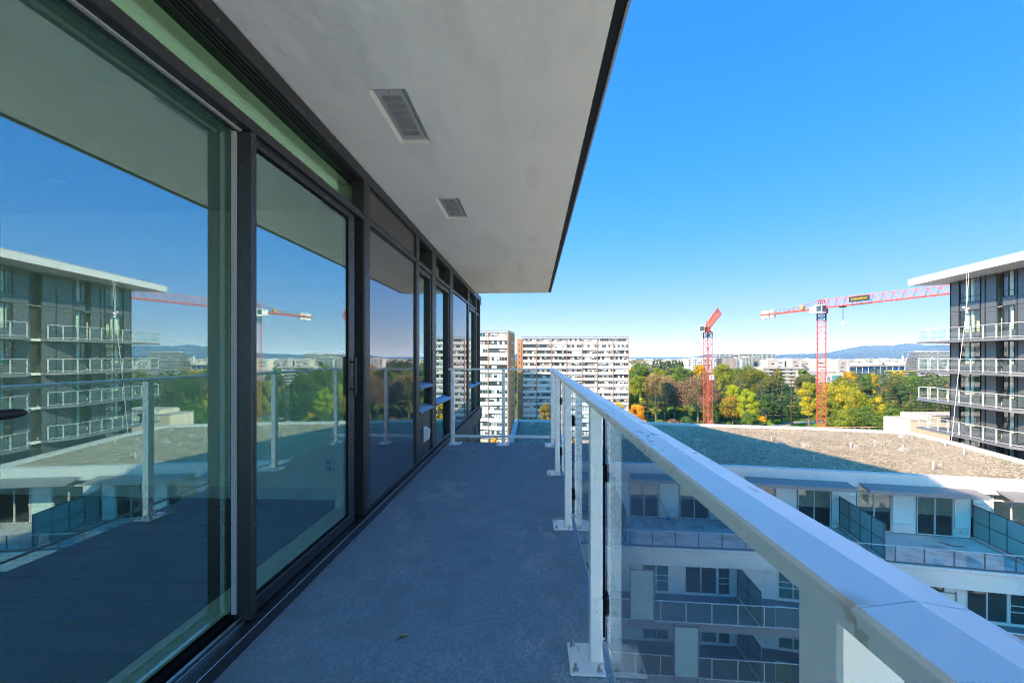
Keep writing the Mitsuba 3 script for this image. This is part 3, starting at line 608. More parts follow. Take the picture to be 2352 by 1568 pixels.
EL2 = [('strip', 0.05, .98), ('door', 1.02, 3.0), ('frost', 3.05, 4.35), ('door', 4.4, 6.4), ('frost', 6.44, 7.3)]
top_unit(F1, .10, EL1); top_unit(F1, 8.10, EL1); top_unit(F2, -.75, [('strip', .76, .98)] + EL2[1:]); top_unit(F2, 6.15, EL2); top_unit(F2, 13.56, EL2)
def divider(fr, u, v0, v1, z0, z1, label):
    k = thing('terrace_divider', label, 'divider', 'frosted glass dividers on the terraces')
    n = max(2, int(round((v0 - v1) / 1.25))); W = (v0 - v1) / n; m = MB(fr)
    for i in range(n + 1): m.box(u - .03, u + .03, v1 + W * i - .025, v1 + W * i + .025, z0, z1)
    zm = (z0 + z1) / 2
    for i in range(n):
        for z in (z0 + .08, zm, z1 - .025): m.box(u - .024, u + .024, v1 + W * i + .025, v1 + W * (i + 1) - .025, z - .022, z + .022)
    obj('frame', m, 'slate_metal', k)
    for i in range(n):
        for a, b in ((z0 + .1, zm - .02), (zm + .02, z1 - .045)):
            obj('pane', MB(fr).box(u - .008, u + .008, v1 + W * i + .025, v1 + W * (i + 1) - .025, a, b), 'screen_frost', k)
    obj('kerb', MB(fr).box(u - .12, u + .12, v1, v0, z0 - .12, z0 - .002), 'flashing', k)
divider(F1, .1, .25, -4.35, -11.43, -9.40, 'frosted divider at the far left end of the top terrace')
divider(F1, 8.08, .25, -4.35, -11.43, -9.40, 'frosted divider seen through the glass, left of the leaning broom')
divider(F1, 16.1, .25, -4.35, -11.43, -9.40, 'frosted divider partly hidden behind the railing, right of the leaning broom')
divider(F2, 6.15, .25, -4.35, -11.43, -9.40, 'frosted divider in shade between two grey awnings')
divider(F2, 13.56, .25, -4.35, -11.43, -9.40, 'frosted divider lit by the sun at the right-hand edge')
def guard(fr, u0, u1, v, z0, z1, step, label, base=.05, mat='slate_metal', shift=0.0):
    k = thing('terrace_guardrail', label, 'guardrail', 'glass guardrails of the terraces')
    n = int(round((u1 - u0) / step)); s = (u1 - u0) / n
    obj('top_rail', MB(fr).cbox(u0, u1, v - .035, v + .035, z1 - .03, z1, .006), 'white_metal', k)
    obj('bottom_rail', MB(fr).box(u0, u1, v - .03, v + .03, z0, z0 + .05), mat, k)
    for i in range(n + 1): obj('post', MB(fr).box(u0 + s * i - .025 * (i > 0), u0 + s * i + .025 * (i < n), v - .022, v + .022, z0 + .05, z1 - .031), mat, k)
    for i in range(n):
        q = MB(fr); q.quad([u0 + s * i + .03, v - .03, z0 + .06], [u0 + s * (i + 1) - .03, v - .03, z0 + .06], [u0 + s * (i + 1) - .03, v - .03, z1 - .04], [u0 + s * i + .03, v - .03, z1 - .04]); obj('pane', q, 'clear_glass', k)
VT = -4.5
VM = {F1: 0} if False else None
kt = (math.atan2(F1[1][1], F1[1][0]) - math.atan2(F2[1][1], F2[1][0])) / 2   # mitre at the bend
guard(F1, .2, L1U - 4.4 * math.tan(kt), VT + .1, -11.53, -10.60, 1.37, 'top terrace guardrail seen through the near glass panel')
guard(F2, -4.4 * math.tan(kt) + .02, 20.4, VT + .1, -11.53, -10.60, 1.37, 'top terrace guardrail right of the near rail', mat='slate_metal')
def terraces(fr, u0, u1):
    # slab, coping and fascia of the top terrace
    obj('terrace_slab', MB(fr).box(u0, u1, VT, .34, -12.66, -11.60), 'white_panel', pod)
    u = u0
    while u < u1 - .05:
        e = min(u + 3.05, u1)
        obj('coping', MB(fr).cbox(u + .005, e - .005, VT - .06, VT + .2, -11.73, -11.555, .01), 'white_metal', pod); u = e
terraces(F1, 0, L1U - 4.5 * math.tan(kt)); terraces(F2, -4.5 * math.tan(kt), 20.4)
k = 'podium_building'
def pavers(fr, u0, u1, name='paver'):
    nu, nv = int((u1 - u0) / .75), 6; du, dv = (u1 - u0) / nu, (4.25) / nv
    for i in range(nu):
        for j in range(nv):
            z = -11.555 + random.uniform(-.004, .004)
            obj('paver', MB(fr).cbox(u0 + du * i + .004, u0 + du * (i + 1) - .004, -4.22 + dv * j + .004, -4.22 + dv * (j + 1) - .004, -11.599, z, .004), 'paver', pod)
pavers(F1, 8.3, 15.9); pavers(F2, 6.4, 13.4); pavers(F2, 13.8, 20.3)
obj('terrace_floor', MB(F1).box(.2, 7.9, -4.22, .3, -11.599, -11.556), 'paver', pod)
obj('terrace_floor', MB(F2).box(0, 5.95, -4.22, .3, -11.599, -11.556), 'paver', pod)
# a broom leaning on the wall
br = thing('broom', 'blue broom leaning against the frosted panel on the terrace', 'broom')
m = MB(F1); m.tube([(11.28, .26, -10.16), (11.82, -.12, -11.30)], .016, 8); obj('handle', m, 'slate_metal', br)
m = MB(F1); c = trimesh.convex.convex_hull(np.array([(11.76, -.15, -11.27), (11.86, -.05, -11.27), (11.70, -.26, -11.55), (12.02, -.26, -11.55), (11.70, -.02, -11.55), (12.02, -.02, -11.55)])); m.mesh(c); obj('brush', m, 'blue', br)
m = MB(F2); m.bar((10.9, -.7, -11.53), (11.5, -1.35, -11.53), .03, .02); m.bar((11.5, -1.35, -11.53), (12.1, -1.2, -11.53), .03, .02)
solo('metal_strip', m, 'frame_matte', 'bent dark metal strip lying on the terrace before the sliding door', 'metal strip')

# lower storeys: recessed walls, balconies, tall frosted screens
def stack(fr, u, z0, par, w=.72):
    pane_frame('window', fr, u, u + w, z0, z0 + 2.2, VW, .05, par, rails=(z0 + .68, z0 + 1.02), glass_mat='window_dark', glass_v=.03)
VW, VB = -4.0, -7.0
def storey(fr, fz, doors, wins, stacks, ug0, ug1):
    """one lower storey: wall pieces between openings, window units, slab and edge beam"""
    op = sorted([(a, b) for a, b in doors] + [(a, b) for a, b in wins] + [(a, a + .72) for a in stacks])
    u = ug0
    for a, b in op + [(ug1, ug1)]:
        if a > u + .02: obj('wall', MB(fr).box(u, a, VW + .002, VW + .25, fz, fz + 2.9), 'white_panel', pod)
        if b > a: obj('wall', MB(fr).box(a, b, VW + .004, VW + .25, fz + 2.30, fz + 2.9), 'white_panel', pod); obj('wall', MB(fr).box(a, b, VW - .01, VW + .25, fz, fz + .098), 'white_panel', pod)
        u = b
    for a, b in doors: pane_frame('sliding_door', fr, a, b, fz + .1, fz + 2.3, VW, .06, pod, split=(a + b) / 2, glass_mat=random.choice(('window_dark', 'window_dark', 'window_teal')), glass_v=.03)
    for a, b in wins: pane_frame('window', fr, a, b, fz + .1, fz + 2.3, VW, .06, pod, split=a + (b - a) * .52, rails=(fz + .78, fz + 1.12), glass_mat=random.choice(('window_dark', 'window_teal')), glass_v=.03)
    for a in stacks: stack(fr, a, fz + .1, pod)
    obj('balcony_slab', MB(fr).box(ug0, ug1, VB, VW + .2, fz - .2, fz - .002), 'edge_grey', pod)
    obj('edge_beam', MB(fr).box(ug0, ug1, VB - .06, VB - .001, fz - .30, fz + .12), 'edge_grey', pod)
def screen(fr, u0, u1, z0, z1, label):
    k = thing('balcony_screen', label, 'screen', 'tall frosted screens of the lower balconies')
    v = VB - .07; m = MB(fr)
    m.box(u0 - .06, u0, v - .06, v, z0 - .25, z1 + .06); m.box(u1, u1 + .06, v - .06, v, z0 - .25, z1 + .06); m.box(u0, u1, v - .05, v, z1 - .05, z1); m.box(u0, u1, v - .05, v, z0, z0 + .05)
    obj('frame', m, 'edge_grey', k)
    obj('pane', MB(fr).box(u0, u1, v - .03, v - .015, z0 + .05, z1 - .05), 'screen_frost', k)
FL1, FL2, FL3, FL4 = -14.62, -17.60, -20.58, -23.56
for fi, (fr, U0, U1, offs) in enumerate(((F1, 0.0, L1U - 7 * math.tan(kt), (-.1, 7.9)), (F2, -7 * math.tan(kt), 20.2, (-.40, 6.4, 13.7)))):
    ok = lambda a, b: a > U0 + .05 and b < U1 - .05
    for si, fz in enumerate((FL1, FL2, FL3, FL4)):
        alt = si % 2
        doors = [(o + 3.8, o + 5.7) for o in offs if ok(o + 3.8, o + 5.7)]
        wins = [(o + 1.25, o + 2.85) for o in offs if ok(o + 1.25, o + 2.85)]
        stacks = [o + 5.75 for o in offs if ok(o + 5.75, o + 6.5)]
        storey(fr, fz, doors, wins, stacks, U0, U1)
        for o in offs:
            sa = o + (0.0 if alt == 0 else 2.35)
            if ok(sa, sa + 1.2) and si < 2: screen(fr, sa, sa + 1.2, fz + .16, fz + 2.95, ['upper', 'lower'][alt] + ' row tall frosted screen ' + {(0, -.1): 'at the left end', (0, 7.9): 'left of the white sliding doors', (1, -.40): 'at the bend of the building', (1, 6.4): 'hidden below the near rail', (1, 13.7): 'at the right-hand end'}[(fi, o)])
            if ok(o + 6.85, o + 6.95) and si < 2: divider(fr, o + 6.9, VW - .05, VB + .12, fz + .12, fz + 1.95, ['upper', 'lower'][alt] + ' row balcony divider ' + {(0, -.1): 'at the left end', (0, 7.9): 'right of the white sliding doors', (1, -.40): 'just past the bend of the building', (1, 6.4): 'below the sunlit terrace', (1, 13.7): 'at the right-hand end'}[(fi, o)])
        if si < 2: guard(fr, U0 + .05, U1 - .05, VB - .02, fz + .125, fz + 1.27, 1.31, ['upper', 'lower'][alt] + ' row balcony guardrail ' + ('on the straight front below the terrace' if fi == 0 else 'on the turned front at the right'), mat='flashing')
    obj('wall', MB(fr).box(U0, U1, VW + .3, 4.2, -31, -12.7), 'white_panel', pod)
obj('bird_spike', MB(F1).box(10.2, 10.22, VT - .02, VT - .001, -12.28, -12.2), 'frame_matte', pod); obj('bird_spike', MB(F1).box(12.9, 12.92, VT - .02, VT - .001, -12.3, -12.21), 'frame_matte', pod)

# an added white block behind the viewer's right shoulder, bouncing sunlight into the balcony
wg = thing('court_block', 'white block beyond the right edge of the view, added to bounce sunlight', 'building')
obj('wall', MB().prism([(36, -52), (54, -52), (54, 9), (36, 9)], -31, 7.4), 'white_panel', wg); obj('roof', MB().prism([(35.7, -52.3), (54.3, -52.3), (54.3, 9.3), (35.7, 9.3)], 7.402, 7.9), 'white_metal', wg)
for f in range(13):
    for y in range(-50, 7, 6): obj('window', MB().box(35.94, 36.05, y, y + 2.2, 7.0 - 2.95 * f - 1.7, 7.0 - 2.95 * f - .3), 'window_dark', wg)
# things standing on the gravel roof
def pipe_vent(x, y, h, label, r=.055):
    k = thing('roof_pipe', label, 'vent pipe', 'vent pipes on the gravel roof')
    m = MB(); m.tube([(x, y, -7.93), (x, y, -7.9 + h)], r, 10); obj('pipe', m, 'flashing', k, smooth=40)
    m = MB(); m.tube([(x, y, -7.9 + h - .10), (x, y, -7.9 + h + .03)], r * 1.5, 10); obj('cap', m, 'flashing', k, smooth=40)
def box_vent(x, y, s, label, pipe=False):
    k = thing('roof_vent_box', label, 'roof vent', 'low square vents on the gravel roof')
    m = MB(); m.cbox(x - s, x + s, y - s * .8, y + s * .8, -7.93, -7.68, .02); obj('base', m, 'edge_grey2', k)
    m = MB(); m.cbox(x - s * .8, x + s * .8, y - s * .6, y + s * .6, -7.68, -7.62, .01); obj('lid', m, 'edge_grey2', k)
    if pipe:
        m = MB(); m.tube([(x, y + .1, -7.66), (x, y + .1, -7.35)], .06, 10); obj('pipe', m, 'flashing', k, smooth=40)
for x, y, h, lb in ((14.89, 41.6, .42, 'shaded thin vent pipe near the far left of the roof'), (20.3, 39.0, .42, 'thin vent pipe just inside the shadow, left of the shadow edge'), (22.2, 40.16, .45, 'vent pipe in the sun beside the shadow edge'),
                    (27.33, 37.45, .5, 'stout vent pipe touching a square vent in the sunlit gravel'), (30.2, 38.6, .52, 'single vent pipe in the middle of the sunlit gravel'), (36.4, 38.9, .6, 'vent pipe at the parapet under the dark tower'),
                    (34.67, 35.5, .55, 'vent pipe near the right parapet of the sunlit roof'), (28.04, 30.8, .55, 'vent pipe nearest the front edge in the sun'), (21.05, 32.5, .5, 'vent pipe in the shade near the front edge'), (13.75, 34.45, .4, 'vent pipe in the shade touching the near rail'), (1.5, 40.7, .6, 'vent pipe on the roof behind the end railing')):
    pipe_vent(x, y, h, lb)
for x, y, s, lb, pp in ((15.16, 39.56, .26, 'low square vent in the shade at the left', False), (22.24, 38.54, .26, 'low square vent straddling the shadow edge', False), (23.9, 38.0, .26, 'low square vent in the sun right of the shadow edge', False),
                        (27.75, 37.5, .22, 'low square vent right of the stout pipe', False), (30.98, 36.6, .30, 'square vent with a pipe on top in the sunlit gravel', True), (36.0, 42.6, .3, 'low square vent at the far corner of the roof', False), (-.14, 48.0, .28, 'low square vent seen through the end railing', False)):
    box_vent(x, y, s, lb, pp)

# ================================================================ NEIGHBOURING DARK TOWER
TA, TB = (40.1, 45.9), (38.75, 36.15)
fT = frame_of(TA, TB)
tw = thing('dark_tower', 'dark panelled apartment tower with white roof and glass balconies', 'building')
obj('roof', MB(fT).prism([(.45, -1.05), (34, -1.6), (34, 12), (1.2, 12)], 7.34, 8.0), 'white_panel', tw, label='white overhanging flat roof')
m = MB(fT)
m.prism([(.42, -1.08), (34, -1.63), (34, 12.02), (1.17, 12.02)], 7.985, 8.02); obj('roof_edge', m, 'white_metal', tw)
# slabs: full floor plates and projecting balconies
WV = 1.5
levels = [1.35 - 2.95 * i for i in range(0, 6)]
bal1 = [(0, 0), (9.85, 0), (11.5, 1.05), (11.6, 2.3), (.2, 6)]
bal2 = [(13.0, 1.0), (14.2, -.1), (22, -.3), (22, 2.4), (13.0, 2.4)]
def wallband(u0, u1, z0, z1, mat, v=WV, part='wall_panel', lab=None): obj(part, MB(fT).cbox(u0, u1, v, v + .12, z0, z1, .008), mat, tw, label=lab)
def tower_window(u0, u1, z0, z1, zt, v=WV, mid=None):
    pane_frame('window', fT, u0, u1, z0, z1, v + .02, .05, tw, mat='frame_matte', glass_mat='green_glass', split=mid, rails=(zt,), glass_v=.03)
cols = [('panel', 2.15, 3.1), ('win', 3.14, 5.36), ('slim', 5.4, 5.82), ('panel', 5.88, 6.86), ('recess', 6.86, 7.42), ('win', 7.44, 8.52), ('slim', 8.56, 8.72), ('panel', 8.76, 10.3), ('panel', 10.34, 11.5), ('recess', 11.5, 12.6), ('panel', 12.64, 13.8), ('win', 13.84, 15.0), ('panel', 15.04, 16.6), ('recess', 16.6, 17.2), ('win', 17.24, 19.3), ('panel', 19.34, 21.5), ('recess', 21.5, 22.3), ('panel', 22.3, 25), ('win', 25.04, 27), ('panel', 27.04, 33)]
floors = [4.40, 1.55, -1.40, -4.35, -7.30, -10.25]
for fi, fz in enumerate(floors):
    top = 7.33 if fi == 0 else (4.36 if fi == 1 else fz + 2.74)
    for kind, a, b in cols:
        if kind == 'panel': wallband(a, b - .0, fz, fz + .62, 'tower_panel'); wallband(a, b, fz + .63, top - .32, 'tower_panel', WV + .01); wallband(a, b, top - .31, top, 'tower_panel')
        elif kind == 'slim': wallband(a, b, fz, top - .32, 'tower_panel', WV + .02); wallband(a, b, top - .31, top, 'tower_panel', WV + .012)
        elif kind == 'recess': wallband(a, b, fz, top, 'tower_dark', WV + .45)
        else:
            wallband(a, b, fz, fz + .72, 'tower_panel', WV + .03)
            obj('room_wall', MB(fT).box(a + .08, a + (b - a) * .44, 1.92, 2.0, fz, top), 'room_paint', tw)
            tower_window(a, b, fz + .74, top, fz + 1.0 if fi else fz + 1.25, mid=(a + b) / 2)
    obj('mullion', MB(fT).box(2.10, 2.16, WV - .03, WV + .3, fz, top), 'frame_matte', tw)
    for a in (3.12, 5.38, 5.85, 8.74, 10.32): obj('mullion', MB(fT).box(a - .018, a + .018, WV - .035, WV + .1, fz, top), 'frame_matte', tw)
    # rooms: plate, ceiling, a back wall
    if fi: obj('floor_slab', MB(fT).box(2.2, 33, WV + .13, 12, fz - .2, fz - .001), 'room_paint', tw)
    else: obj('floor_slab', MB(fT).box(2.2, 33, WV + .13, 12, fz - .03, fz - .001), 'room_paint', tw)
    m = MB(fT); m.box(2.2, 33, 5.6, 5.75, fz, top); m.box(5.86, 6.0, WV + .2, 5.6, fz, top); m.box(2.3, 3.9, 2.5, 2.6, fz, top); m.box(4.9, 5.9, 2.2, 2.3, fz, top); m.box(8.0, 9.3, 2.3, 2.4, fz, top); m.box(14.4, 16, 2.3, 2.4, fz, top); m.box(18.3, 20, 2.4, 2.5, fz, top); m.box(9.2, 9.35, WV + .2, 5.6, fz, top); m.box(16, 16.1, WV + .6, 5.6, fz, top)
    obj('room_wall', m, 'room_paint', tw)
obj('wall', MB(fT).box(2.12, 2.2, WV, 12, -31, 7.33), 'tower_dark', tw)
obj('wall', MB(fT).box(2.2, 33, 5.8, 12, -31, 7.33), 'tower_dark', tw)
obj('wall', MB(fT).box(2.2, 33, WV + .1, 5.6, -31, -10.5), 'tower_dark', tw)
obj('wall', MB(fT).box(33, 33.2, WV, 12, -31, 7.33), 'tower_dark', tw)
NB = ['top', 'second', 'third', 'lowest']
for i, z in enumerate(levels[:5]):
    for bi, pl in enumerate((bal1, bal2)):
        bk = obj('balcony', MB(fT).prism(pl, z, z + .2), 'edge_grey', tw)
        edge = [(.08, .1), (9.82, .1), (11.42, 1.1)] if bi == 0 else [(13.1, 1.0), (14.25, 0), (21.9, -.2)]
        z0, z1 = z + .32, z + 1.42
        for (a, b) in zip(edge[:-1], edge[1:]):
            L = math.hypot(b[0] - a[0], b[1] - a[1]); n = max(1, int(round(L / 1.22)))
            m = MB(fT); m.bar((a[0], a[1], z1), (b[0], b[1], z1), .05, .04); m.bar((a[0], a[1], z0), (b[0], b[1], z0), .03, .035); obj('rail', m, 'white_metal', bk)
            for t in range(n + 1):
                if t == 0 and a != edge[0]: continue
                q = (a[0] + (b[0] - a[0]) * t / n, a[1] + (b[1] - a[1]) * t / n)
                obj('post', MB(fT).box(q[0] - .05, q[0] + .05, q[1] + .03, q[1] + .08, z + .2, z1 - .02), 'white_metal', bk)
            for t in range(n):
                q, r = [(a[0] + (b[0] - a[0]) * x / n, a[1] + (b[1] - a[1]) * x / n) for x in (t, t + 1)]
                g = MB(fT); g.quad([q[0], q[1] - .01, z0], [r[0], r[1] - .01, z0], [r[0], r[1] - .01, z1], [q[0], q[1] - .01, z1]); obj('pane', g, 'clear_glass', bk)
        if bi == 0:   # the return round the corner
            a, b = (.10, .12), (.28, 5.7)
            m = MB(fT); m.bar((a[0], a[1], z1 - .003), (b[0], b[1], z1 - .003), .06, .05); m.bar((a[0], a[1], z0 - .003), (b[0], b[1], z0 - .003), .04, .05); obj('rail', m, 'white_metal', bk)
            for t in (1, 2.3, 3.6, 4.9): obj('post', MB(fT).box(.12 + t * .035, .2 + t * .035, t * 1.1 - .03, t * 1.1 + .03, z + .2, z1 - .02), 'white_metal', bk)
            g = MB(fT); g.quad([a[0], a[1], z0], [b[0], b[1], z0], [b[0], b[1], z1 - .03], [a[0], a[1], z1 - .03]); obj('pane', g, 'clear_glass', bk)
# window cleaner's rope
rk = thing('rope', 'long white rope hanging from the tower roof edge with a knot of slings', 'rope')
m = MB(); m.tube([(37.93, 38.5, 8.03), (37.9, 38.4, 7.3), (38.1, 38.8, 4.1), (37.9, 39.3, -1.5), (37.6, 39.6, -7.6)], .017, 6)
m.tube([(37.93, 38.7, 8.03), (37.9, 38.6, 7.3), (38.12, 38.84, 4.2)], .012, 6); obj('line', m, 'white_plastic', rk)
m = MB()
for i in range(6):
    c = trimesh.creation.icosphere(1, .10); c.apply_translation([38.1 + random.uniform(-.12, .12), 38.8 + random.uniform(-.18, .18), 4.1 + random.uniform(-.3, .3)]); m.mesh(c)
obj('sling', m, 'white_plastic', rk)
# tan structure at the foot of the tower
tn = thing('stair_block', 'tan rendered wall stepping up beside the dark tower, with a small opening', 'wall')
fN = ((49.5, 57.5), np.array([.9987, .0509]), np.array([-.0509, .9987]))
obj('wall', MB(fN).box(0, 2.35, 0, 4, -31, -8.41), 'tan_wall', tn); obj('wall', MB(fN).box(2.351, 9, 0, 4, -31, -7.81), 'tan_wall', tn)
obj('opening', MB(fN).box(3.95, 5.2, -.02, .05, -8.62, -7.95), 'tower_dark', tn); obj('coping', MB(fN).box(-.05, 2.4, -.05, 4, -8.409, -8.34), 'concrete_white', tn); obj('coping', MB(fN).box(2.401, 9, -.05, 4, -7.809, -7.74), 'concrete_white', tn)

# ================================================================ WHITE APARTMENT BLOCKS
def apartment(label, origin, ang, piers, top, st, nfl, win_h, sp_h, side=None, group='white slab apartment blocks'):
    u = np.array([math.cos(ang), math.sin(ang)]); fr = (np.array(origin), u, np.array([-u[1], u[0]]))
    k = thing('apartment_block', label, 'apartment block', group); W = piers[-1]
    x0 = min(piers[0], 0)
    dep = 14.5
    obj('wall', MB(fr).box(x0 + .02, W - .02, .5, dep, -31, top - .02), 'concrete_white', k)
    obj('roof_band', MB(fr).box(x0 - .05, W + .05, -.1, dep + .1, top - .62, top - .1), 'white_panel', k)
    obj('roof', MB(fr).box(x0 - .15, W + .15, -.2, dep + .2, top - .098, top + .02), 'frame_matte', k, label='dark roof edge')
    for p in piers: obj('pier', MB(fr).box(p - .125, p + .125, -.16, .75, -31, top - .63), 'brick', k)
    for f in range(nfl):
        zt = top - .70 - st * f
        for a, b in zip(piers[:-1], piers[1:]):
            a, b = a + .2, b - .2
            obj('spandrel', MB(fr).box(a, b, -.04, .3, zt - win_h - sp_h, zt - win_h), 'apartment_white', k)
            w = MB(fr); n = max(3, int(round((b - a) / .95))); s = (b - a) / n
            w.box(a, b, .16, .6, zt - .09, zt + (st - win_h - sp_h) * .6); w.box(a, b, .16, .35, zt - win_h, zt - win_h + .07)
            for i in range(n + 1): w.box(a + s * i - .03, a + s * i + .03, .17, .34, zt - win_h + .07, zt - .09)
            wk = obj('window', w, 'white_metal' if random.random() < .6 else 'frame_matte', k)
            gl, cu, cd = MB(fr), MB(fr), MB(fr); run = random.choice(('g', 'c', 'm'))
            for i in range(n):
                r = random.random(); sel = gl if r < {'g': .62, 'c': .18, 'm': .36}[run] else cu if r < .86 else cd
                q0, q1, z0, z1 = a + s * i + .03, a + s * (i + 1) - .03, zt - win_h + .07, zt - .09
                if sel is cu and random.random() < .4:
                    cut = z0 + (z1 - z0) * random.uniform(.2, .6); gl.box(q0, q1, .26, .29, z0, cut); z0 = cut
                sel.box(q0, q1, .26, .29, z0, z1)
            if gl.v: obj('pane', gl, 'window_dark', wk)
            if cu.v: obj('curtain', cu, 'curtain', wk)
            if cd.v: obj('curtain', cd, 'curtain_dim', wk)
    if side: side(fr, k, W, top, st, nfl, dep)
    return fr, k
def side_strip(fr, k, W, top, st, nfl, dep):
    obj('stair_wall', MB(fr).box(-1.95, -.19, 1.2, 9, -31, top - .85), 'brick', k, label='orange brick stair wall with small square windows')
    obj('roof_band', MB(fr).box(-2.0, -.19, 1.1, 9.1, top - .849, top - .62), 'white_panel', k)
    for f in range(nfl): obj('window', MB(fr).box(-1.35, -.75, 1.17, 1.25, top - 3.5 - st * f, top - 2.9 - st * f), 'window_dark', k)
def side_brick(fr, k, W, top, st, nfl, dep):
    obj('end_wall', MB(fr).box(W + .001, W + .2, -.14, dep, -31, top - .63), 'brick_dull', k, label='brown brick end wall with small paired windows')
    for f in range(1, nfl):
        z = top - .9 - st * f
        for v in (7.4, 8.8, 11.2): obj('window', MB(fr).box(W + .19, W + .23, v, v + .75, z - 1.05, z), 'window_dark', k)
apartment('long white apartment block with orange brick piers, right of the brown-ended block', (-4.85, 178.6), PSI, [.25, 6.3, 12.7, 19.15, 25.7, 32.2, 38.95, 45.6], 8.46, 2.6, 15, 1.25, 1.1, side_strip)
apartment('white apartment block with a brown brick end wall, left of the long block', (-9.21 - 21.6 * math.cos(.117), 150.0 + 21.6 * math.sin(.117)), -.117, [0, 7.2, 14.4, 21.6], 9.4, 2.95, 13, 1.45, 1.25, side_brick)

# ================================================================ TOWER CRANES
def lattice(m, base, w, z0, z1, bay, ang, bw=.14, dw=.07):
    c, s_ = math.cos(ang), math.sin(ang); P = [(c * x - s_ * y, s_ * x + c * y) for x, y in ((-w / 2, -w / 2), (w / 2, -w / 2), (w / 2, w / 2), (-w / 2, w / 2))]
    P = [(base[0] + a, base[1] + b) for a, b in P]
    for p in P: m.bar((*p, z0), (*p, z1), bw)
    n = int((z1 - z0) / bay)
    for i in range(n):
        a, b = z0 + bay * i, z0 + bay * (i + 1)
        for j in range(4):
            p, q = P[j], P[(j + 1) % 4]
            m.bar((*p, b), (*q, b), dw); m.bar((*p, a), (*q, b), dw) if (i + j) % 2 else m.bar((*q, a), (*p, b), dw)
def crane(label, base, ring, jdir, mast_ang, letter, letter_z, jib_len, cj_len, cab_side, sign=False, letter_ang=0.0, size=1.0):
    def put(name, mb, mat, parent, **kw):
        m_ = mb.get(); c_ = np.array([base[0], base[1], 0.0]); m_.vertices = (np.array(m_.vertices) - c_) * size + c_
        return obj(name, m_, mat, parent, **kw)
    k = thing('tower_crane', label, 'tower crane', 'red tower cranes')
    m = MB(); lattice(m, base, 1.75, GZ, ring - 2.2, 1.45, mast_ang); put('mast', m, 'crane_red', k)
    m = MB(); lattice(m, base, 1.75, ring - 2.2, ring - .3, .95, mast_ang, .22, .14); put('climbing_section', m, 'crane_dark', k)
    d = np.array(jdir) / np.hypot(*jdir); n = np.array([-d[1], d[0]]); b = np.array(base)
    fr = (b, d, n)
    m = MB(fr); m.cbox(-1.0, 1.0, -.95, .95, ring - .3, ring + .25, .05); m.box(-1.2, 1.2, -.7, .7, ring + .25, ring + .9); put('slewing_ring', m, 'crane_red', k)
    m = MB(fr)
    for x, y in ((-.9, -.6), (.9, -.6), (.9, .6), (-.9, .6)): m.bar((x, y, ring + .9), (x * .4, y * .5, ring + 3.3), .16)
    put('tower_head', m, 'crane_red', k)
    # jib: one top chord, two bottom chords
    zb, zt = ring + 1.1, ring + 3.2; m = MB(fr); t = MB(fr); bay = 2.0; nb = int(jib_len / bay)
    for y in (-.7, .7): t.bar((.8, y, zb), (jib_len, y, zb), .17)
    put('bottom_chord', t, 'crane_red', k)
    def hz(x): return zt - (.9 * x / jib_len)
    m.bar((.4, 0, zt), (jib_len, 0, hz(jib_len)), .18)
    for i in range(nb):
        a, c, e = i * bay + .8, i * bay + .8 + bay / 2, (i + 1) * bay + .8
        for y in (-.7, .7):
            m.bar((a, y, zb), (c, 0, hz(c)), .085); m.bar((c, 0, hz(c)), (e, y, zb), .085)
        m.bar((a, -.7, zb), (a, .7, zb), .07)
    put('jib', m, 'crane_pink', k)
    m = MB(fr)
    for y in (-.6, .6): m.bar((-.8, y, zb - .1), (-cj_len, y, zb - .1), .26, .34)
    for i in range(int(cj_len / 1.2)):
        m.bar((-1 - i * 1.2, -.6, zb), (-1 - i * 1.2, .6, zb), .07)
    m.bar((-.4, 0, zt), (-cj_len * .55, 0, zb + .2), .12); put('counter_jib', m, 'crane_red', k)
    m = MB(fr)
    for y in (-.85, .85):
        m.bar((-1.5, y, zb + 1.0), (-cj_len + 3.5, y, zb + 1.0), .05); m.bar((-1.5, y, zb + .55), (-cj_len + 3.5, y, zb + .55), .04)
        for i in range(int(cj_len / 1.4)): m.bar((-1.5 - i * 1.35, y, zb), (-1.5 - i * 1.35, y, zb + 1.0), .04)
    put('walkway_rail', m, 'edge_grey', k)
    for i, (a, w_) in enumerate(((cj_len - 1.5, 2.4), (cj_len - 3.6, 1.1))): put('counterweight', MB(fr).cbox(-a - w_ / 2, -a + w_ / 2, -.5, .5, zb - 1.25, zb + 1.0, .04), 'roof_white', k)
    c = trimesh.creation.cylinder(.62, .7, sections=24); c.apply_transform(trimesh.transformations.rotation_matrix(math.pi / 2, [1, 0, 0])); c.apply_translation([-5.2, -.0, zb + .75]); put('hoist_drum', MB(fr).mesh(c), 'drum_orange', k, smooth=40)
    y0, y1 = (.95, 2.4) if cab_side > 0 else (-2.4, -.95)
    m = MB(fr); m.cbox(.1, 1.9, y0, y1, ring - .4, ring + 1.7, .06); ck = put('cab', m, 'roof_white', k, label='white operator cab')
    m = MB(fr); m.box(1.88, 1.93, y0 + .12, y1 - .12, ring, ring + 1.5); m.box(.5, 1.75, (y1 - .01 if cab_side > 0 else y0 - .03), (y1 + .03 if cab_side > 0 else y0 + .01), ring + .1, ring + 1.5); m.box(.5, 1.75, (y0 - .03 if cab_side > 0 else y1 - .01), (y0 + .01 if cab_side > 0 else y1 + .03), ring + .1, ring + 1.5)
    m.box(.07, .12, y0 + .15, y1 - .15, ring + .3, ring + 1.4)
    put('window', m, 'window_dark', ck)
    m = MB(fr); m.cbox(-1.9, -.3, -1.75, -.72, ring - .1, ring + 1.6, .05); put('equipment_box', m, 'roof_white', k)
    m = MB(fr)
    for y in (-.25, .25): m.bar((5.2, y, zb - .05), (5.2, y, ring - 2.6), .035)
